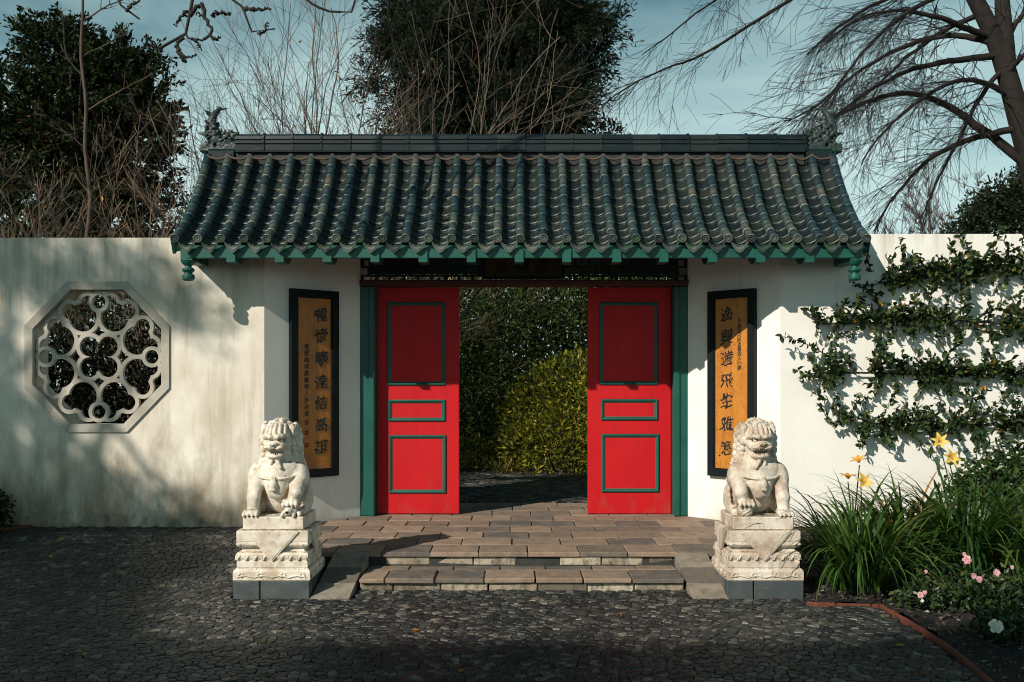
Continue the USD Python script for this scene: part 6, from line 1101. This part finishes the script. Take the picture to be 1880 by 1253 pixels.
# conifer in the middle
Dc = 21.0
lump = []
for i in range(46):
    y = -130 + 400 * rng.random(); half = 182 - abs(y - 95) * .22
    lump.append(L_(905 + rng.uniform(-1, 1) * half, y, rng.uniform(38, 66), rng.uniform(28, 48), Dc, rng.uniform(-1.2, 1.2)))
for i in range(9): lump.append(L_(840 + 20 * (i % 5), -60 + 38 * i, 80, 45, Dc, .5))
for px, py, a, b in ((1095, 95, 34, 22), (1085, 30, 28, 22), (1075, 140, 40, 26), (1060, 190, 40, 28), (1065, 225, 34, 20), (720, 20, 34, 24), (705, 80, 34, 26), (690, 150, 30, 30), (1085, 60, 24, 14), (790, 240, 60, 40), (900, 250, 70, 40), (1000, 245, 60, 36)): lump.append(L_(px, py, a, b, Dc))
leafy_tree('conifer_tree', 'tall dark conifer with rust-tinged sprays rising behind the roof', 'tree', (P(905, 700, Dc)[0], Dc, G0), lump, 120000, .145, 'leaf_conifer', .22, 'bark_dark', .95, .22, extra=(2600, 'leaf_rust', .12, 5.0, 8.5), aim=(0, 0, -.15), limb=.12, spray=.55)
leafy_tree('young_conifer', 'tip of a small conifer just above the roof ridge, right of the large one', 'tree', (P(1120, 700, 24)[0], 24, G0), [(P(1120, 262, 24), (.35, .35, .6)), (P(1120, 244, 24), (.14, .14, .22)), (P(1120, 320, 24), (.6, .6, .9))], 900, .16, 'leaf_conifer', .08, width=.28)
leafy_tree('distant_shrub', 'dark bushy tree above the right wall by the picture edge', 'tree', (P(1830, 700, 22)[0], 22, G0), [L_(1800, 395, 42, 40, 22), L_(1840, 370, 45, 45, 22), L_(1880, 400, 60, 60, 22), L_(1775, 430, 40, 26, 22), L_(1900, 340, 50, 50, 22)], 9000, .11, 'leaf_evergreen', .14, shell=.8)
# dark undergrowth behind the left wall, so the tangle of stems stands before green shade
leafy_tree('undergrowth_tree', 'low dark evergreen mass behind the bare stems above the left wall', 'tree', (-5.0, 13.0, G0), [((-5.9, 13.2, 2.6), (1.2, .8, 1.6)), ((-4.5, 13.3, 2.2), (1.1, .8, 1.3)), ((-6.8, 13.2, 3.0), (1.0, .8, 1.7)), ((-3.9, 13.5, 1.9), (.8, .7, 1.2)), ((-4.25, 13.9, 3.4), (.6, .6, .8)), ((-3.7, 14.0, 2.9), (.6, .6, .8))], 20000, .08, 'leaf_evergreen', .12, extra=(700, 'leaf_rust', .09, 1.5, 4.5))

# bare multi-stemmed shrubs behind the wall and the roof
def bare_shrub(lab, base, n, spread, Hh, mat, lean=0.0, twig=1, group='bare shrubs behind wall and roof', rr=.014, autumn=0, name='bare_shrub', kids=(5, 9)):
    t = thing(name, lab, 'shrub', group); out = []
    for k in range(n):
        a = rng.uniform(0, 2 * math.pi); s = spread * rng.uniform(.2, 1); d = np.array([math.cos(a) * s + lean, math.sin(a) * s * .5, 1.0]); h = Hh * rng.uniform(.65, 1.1)
        grow(rng, np.array(base) + [math.cos(a) * .25 * rng.random(), math.sin(a) * .25 * rng.random(), 0], d, h, rr * rng.uniform(.5, 1.3), twig, out, wander=.085, up=.012, kids=kids, angle=(.35, 1.0), shrink=.46, seg=.22, rtip=.2, first=.2, kid_up=.05, minr=.0022)
    st = [(p, r) for p, r, d in out if d == twig]
    for p, r in st: obj('stem', tubes([(p, r)], 5), mat, t, smooth=True)
    obj('twigs', tubes([(p, r) for p, r, d in out if d < twig], 3), mat, t, smooth=True, kind='stuff')
    if autumn:
        q = np.vstack([p[1:] for p, r, d in out if d == 0]); q = q[rng.random(len(q)) < autumn]; v, f, _, _ = leaves(rng, q, .06, None, 1, .25, .5); obj('dead_leaves', (v, f), 'leaf_autumn', t)
    return t
spots = [(-5.9, 11.2, 14, .35, 4.0, 'bark_grey', 0, 0), (-5.2, 11.0, 16, .38, 3.4, 'bark_brown', 0, .0), (-4.6, 11.4, 16, .34, 3.5, 'bark_tan', .05, .06), (-4.1, 11.1, 16, .38, 3.5, 'bark_grey', 0, .0), (-3.5, 11.5, 18, .34, 3.9, 'bark_brown', -.05, .0), (-3.0, 11.9, 18, .32, 4.4, 'bark_grey', 0, .0),
         (-2.85, 13.5, 16, .25, 4.7, 'bark_brown', 0, .16), (-2.2, 12.6, 18, .30, 5.6, 'bark_brown', 0, .0), (-1.75, 13.2, 18, .26, 6.2, 'bark_grey', .0, .0), (-6.6, 11.6, 12, .35, 3.8, 'bark_grey', 0, 0)]
places = ['grey stems at the far left edge over the wall', 'brown stems in front of the rounded evergreen', 'tan stems with a few yellow leaves left of the roof', 'grey twiggy stems just left of the roof eave', 'dense brown stems rising at the left roof corner', 'dense grey stems behind the left ridge ornament',
          'orange-leaved twigs above the left end of the ridge', 'tall dark stems against the sky left of the conifer', 'tall grey stems crossing the left edge of the conifer', 'grey stems cut by the left picture edge']
spots += [(-3.35, 14.8, 14, .30, 5.6, 'bark_brown', .0, .0), (-2.55, 15.6, 14, .30, 7.0, 'bark_brown', .05, .05), (-4.0, 14.4, 14, .32, 4.9, 'bark_brown', .02, .06)]
places += ['tall brown twigs behind the roof corner, against pale sky', 'tall brown twigs with few leaves, between ridge ornament and conifer', 'brown twigs filling the gap between the evergreen and the roof']
for (x, y, n, sp, h, m, ln, au), pl in zip(spots, places): bare_shrub('leafless shrub, ' + pl, (x, y, G0), n, sp, h, m, ln, 2, autumn=au, kids=(5, 8), rr=.014 if y < 12.2 else .021)
bare_shrub('leafless shrub with sunlit tan stems before the conifer, left of its trunk', (-2.5, 18.2, G0), 9, .26, 8.4, 'bark_tan', .06, 2, kids=(3, 5), rr=.030)
bare_shrub('leafless shrub with long tan stems arching right across the conifer', (-2.2, 18.6, G0), 8, .30, 8.4, 'bark_tan', .38, 2, kids=(3, 5), rr=.030)
bare_shrub('leafless shrub with thin tan stems low above the ridge centre', (-1.4, 18.9, G0), 7, .34, 7.6, 'bark_tan', .34, 2, kids=(3, 5), rr=.024)
bare_shrub('pale bare twigs across the top of the doorway view', (-1.75, 15.6, G0), 7, .5, 3.2, 'bark_tan', .45, 2, kids=(4, 6), rr=.014)
# slender pale tree on the left
t = thing('slender_tree', 'slender crooked bare tree before the rounded evergreen, far left', 'tree'); out = []
tr = spline([(P(166, 0, 11.6)[0], 11.6, G0)] + [P(a, b, 11.6) for a, b in ((160, 430), (165, 350), (156, 270), (158, 190), (149, 110), (151, 40), (141, -60))], 30); out.append((tr, np.linspace(.040, .014, 30), 3))
for i, dx, L in ((10, -1, 1.1), (13, 1, 1.0), (15, -1, 1.3), (17, 1, .9), (19, -1, .8), (21, 1, .9), (23, -1, .9), (26, 1, .8), (24, 1, .6)): grow(rng, tr[i], (dx, rng.normal(0, .3), .7), L, .013, 2, out, wander=.12, up=.03, kids=(4, 6), angle=(.4, .9), shrink=.5, seg=.12, minr=.002)
tree_mesh(out, 'bark_brown', t)
# weeping birch on the right
Db = 13.5
t = thing('weeping_birch', 'large bare weeping birch with dark trunk and drooping twigs, top right', 'tree'); out = []
def Q(x, y, dy=0): return P(1080 + x / 2.35, y / 2.35, Db + dy)     # measured on an enlargement of the corner
trunk = spline([(P(1925, 0, Db)[0], Db, G0), Q(1990, 1250), Q(1910, 700), Q(1850, 480), Q(1800, 300), Q(1745, 150), Q(1660, -20), Q(1560, -260)], 40); out.append((trunk, np.linspace(.27, .085, 40), 4))
fork = spline([Q(1800, 300), Q(1795, 150), Q(1785, 0), Q(1790, -200)], 16); out.append((fork, np.linspace(.14, .07, 16), 4))
limbs = [([(1740, 160), (1600, 110), (1450, 65), (1310, 50), (1150, 90), (1030, 200)], .050, -.5), ([(1745, 190), (1560, 160), (1400, 190), (1240, 260), (1080, 380), (960, 520)], .048, .5),
         ([(1770, 240), (1600, 260), (1430, 300), (1260, 380), (1100, 500), (1010, 570)], .052, -.2), ([(1900, 720), (1750, 590), (1600, 480), (1420, 405), (1250, 425), (1080, 500), (940, 560)], .075, .3),
         ([(1830, 420), (1650, 350), (1450, 420), (1290, 560), (1180, 720)], .045, -.8), ([(1850, 560), (1640, 600), (1480, 680), (1340, 830), (1240, 990)], .050, .2),
         ([(1640, -60), (1450, -40), (1250, 20), (1100, 110), (950, 250)], .045, .6), ([(1600, -150), (1300, -160), (1000, -60), (760, 80), (500, 240), (280, 330), (60, 470)], .040, .0), ([(1580, -220), (1250, -260), (950, -180), (640, -60), (420, 90), (240, 230)], .036, .9),
         ([(1800, 200), (1840, 120), (1880, 60), (1990, -60)], .05, 0), ([(1790, 330), (1880, 250), (1990, 120)], .05, -.6), ([(1700, 60), (1500, 160), (1300, 330), (1200, 480)], .04, 1.0), ([(1620, -80), (1380, 60), (1180, 260), (1000, 470), (860, 540)], .038, -1.0), ([(1790, 300), (1700, 420), (1620, 600), (1500, 850), (1440, 990)], .036, -.4)]
for pts, r0, dy in limbs:
    p = spline([Q(x, y, dy * min(1, i * .5)) for i, (x, y) in enumerate(pts)], 34); p[3:] += np.cumsum(rng.normal(0, .006, (31, 3)), 0); out.append((p, np.linspace(r0, .007, 34), 3))
    L = np.linalg.norm(np.diff(p, axis=0), axis=1).sum(); tg = np.gradient(p, axis=0)
    thin = pts[-1][0] < 400
    for k in range(int(L * (8 if thin else 17))):
        i = int(33 * (.12 + .88 * rng.random() ** .8)); i = min(i, 32); d = unit(tg[i]) * .9 + rng.normal(0, .45, 3) + np.array([0, 0, -.1])
        grow(rng, p[i], d, rng.uniform(.45, 1.3), max(.0045, .009 * (1 - i / 45)), 1, out, wander=.10, up=-.055, kids=(3, 6) if thin else (4, 8), angle=(.3, .8), shrink=.55, seg=.13, rtip=.4, first=.15, kid_up=-.09, minr=.0026)
tree_mesh(out, 'bark_birch', t, split=1)
# distant bare trees beyond the right wall
for px, D, h, lab in ((1735, 27, 6.2, 'small distant bare tree between roof end and dark bush'), (1690, 30, 5.2, 'faint distant bare sapling just right of the roof end'), (1800, 33, 6.8, 'distant bare tree behind the dark bush, far right')):
    t = thing('distant_tree', lab, 'tree', 'bare trees far behind the right wall'); out = []
    grow(rng, (P(px, 0, D)[0], D, G0), (0, 0, 1), h, .09, 3, out, wander=.04, up=.03, kids=(9, 12), angle=(.3, .6), shrink=.5, seg=.4, rtip=.2, first=.25, kid_up=.05, minr=.005); tree_mesh(out, 'bark_grey', t)
# near tree whose limbs hang into the top of the picture
t = thing('overhanging_tree', 'near tree with gnarled dark bare limbs reaching into the top left', 'tree'); out = []
Dn = 7.2
tr = spline([(-12.0, .9, 0), (-12.0, 1.0, 3), (-11.8, 1.2, 6.2), (-11.2, 1.6, 9.2)], 18); out.append((tr, np.linspace(.22, .11, 18), 3))
def near(pts, r0, r1, D=Dn, n=26, wob=.007):
    p = spline([np.array(x, float) if len(x) == 3 else P(*x, D) for x in pts], n); p[2:] += rng.normal(0, wob, (n - 2, 3)); out.append((p, np.linspace(r0, r1, n) * (1 + .18 * rng.random(n)), 2)); return p
near([(-11.2, 1.6, 9.2), (-8.0, 3.0, 9.6), (-4.8, 5.2, 8.0), (-2.7, 6.9, 5.4), (345, -60), (352, 0), (347, 50), (338, 70), (318, 85), (295, 94)], 0.0600, 0.0103, n=56)
near([(338, 70), (325, 88), (328, 94), (362, 99)], 0.0124, 0.0069); near([(325, 88), (334, 105), (340, 115)], 0.0124, 0.0097); near([(295, 94), (280, 78), (268, 63)], 0.0110, 0.0055)
near([(348, 30), (372, 10), (380, 40), (388, 62), (375, 72), (352, 72), (340, 62)], 0.0166, 0.0069); near([(388, 30), (410, 24), (424, 27)], 0.0124, 0.0069); near([(345, 20), (330, 35), (323, 48)], 0.0110, 0.0055); near([(385, 65), (395, 72), (405, 71)], 0.0097, 0.0055); near([(352, 70), (366, 84), (370, 92)], 0.0083, 0.0041); near([(380, 40), (372, 30), (360, 26)], 0.0083, 0.0041)
near([(-4.8, 5.2, 8.0), (-3.4, 6.8, 5.4), (200, -40), (218, 8), (232, 22), (240, 38), (257, 33)], 0.0193, 0.0069); near([(232, 22), (243, 8), (252, 2)], 0.0110, 0.0069)
near([(-4.8, 5.2, 8.0), (-2.3, 6.9, 5.4), (410, -30), (425, 2), (447, 16), (452, 40), (472, 62), (486, 55), (504, 53)], 0.0331, 0.0069, n=34); near([(447, 16), (475, 18), (498, 17)], 0.0138, 0.0069); near([(472, 62), (480, 60), (492, 40)], 0.0083, 0.0041)
near([(-2.3, 6.9, 5.4), (540, -40), (565, 0), (590, 14), (620, 22), (640, 20), (650, 2)], 0.0179, 0.0069)
for i in range(7):
    d = np.array([rng.normal(-.3, .6), rng.normal(-.4, .5), .6]); grow(rng, tr[17 - i], d, rng.uniform(1.0, 1.8), .04, 2, out, wander=.12, up=.02, kids=(3, 5), angle=(.4, .9), shrink=.5, seg=.15, minr=.003)
tree_mesh(out, 'bark_dark', t, split=1)

# tall trees standing behind and to the left of the viewpoint: their crowns dapple the forecourt and the left wall
def shade(points, T):
    return [(np.array(p, float) + SUN * T, np.array(r, float)) for p, r in points]
leafy_tree('shade_tree', 'tall leafy tree outside the left of the view, dappling the left wall', 'tree', (-11.6, 1.2, 0), shade([((-4.4, 8.8, 2.55), (.9, .6, .28)), ((-3.2, 8.8, 2.30), (.5, .5, .16)), ((-4.75, 8.8, 1.5), (.30, .5, .7)), ((-4.2, 8.8, .35), (.9, .6, .42)), ((-3.0, 8.8, .15), (.7, .6, .22)), ((-4.6, 8.4, .1), (.8, .8, .3))], 12.5), 9500, .11, 'leaf_evergreen', .2, shell=.95)
leafy_tree('shade_tree', 'tall leafy tree behind the viewpoint, shading the front cobbles', 'tree', (-9.5, -5.6, 0), shade([((-2.2, 4.6, 0), (1.6, 1.0, .3)), ((-.4, 4.5, 0), (1.4, 1.0, .3)), ((1.3, 4.5, 0), (1.3, 1.0, .3)), ((3.0, 5.0, 0), (1.2, 1.0, .3)), ((-3.7, 6.3, 0), (1.3, 1.1, .3)), ((-4.4, 7.6, 0), (1.3, .9, .3)), ((.4, 4.9, 0), (3.4, .55, .25)), ((-3.1, 7.7, 0), (.8, .6, .25)), ((4.3, 6.1, 0), (.8, .8, .3)), ((-3.2, 5.4, 0), (1.0, .8, .3))], 16.0), 26000, .20, 'leaf_evergreen', .25, shell=.95)
mb = MB()
for k in range(90):
    x, y = rng.uniform(-4.0, 2.3), rng.uniform(5.0, 8.6)
    if not in_court(x, y): continue
    v, f, _, _ = leaves(rng, [[x, y, float(ground_z(x, y)) + .020]], rng.uniform(.025, .05), np.array([rng.normal(), rng.normal(), 0]), .1, .15, .5); mb.add(v, f)
tag(obj('fallen_leaves', mb.out(), 'leaf_autumn'), 'dry fallen leaves scattered thinly over the cobbles', 'leaves', None, 'stuff')
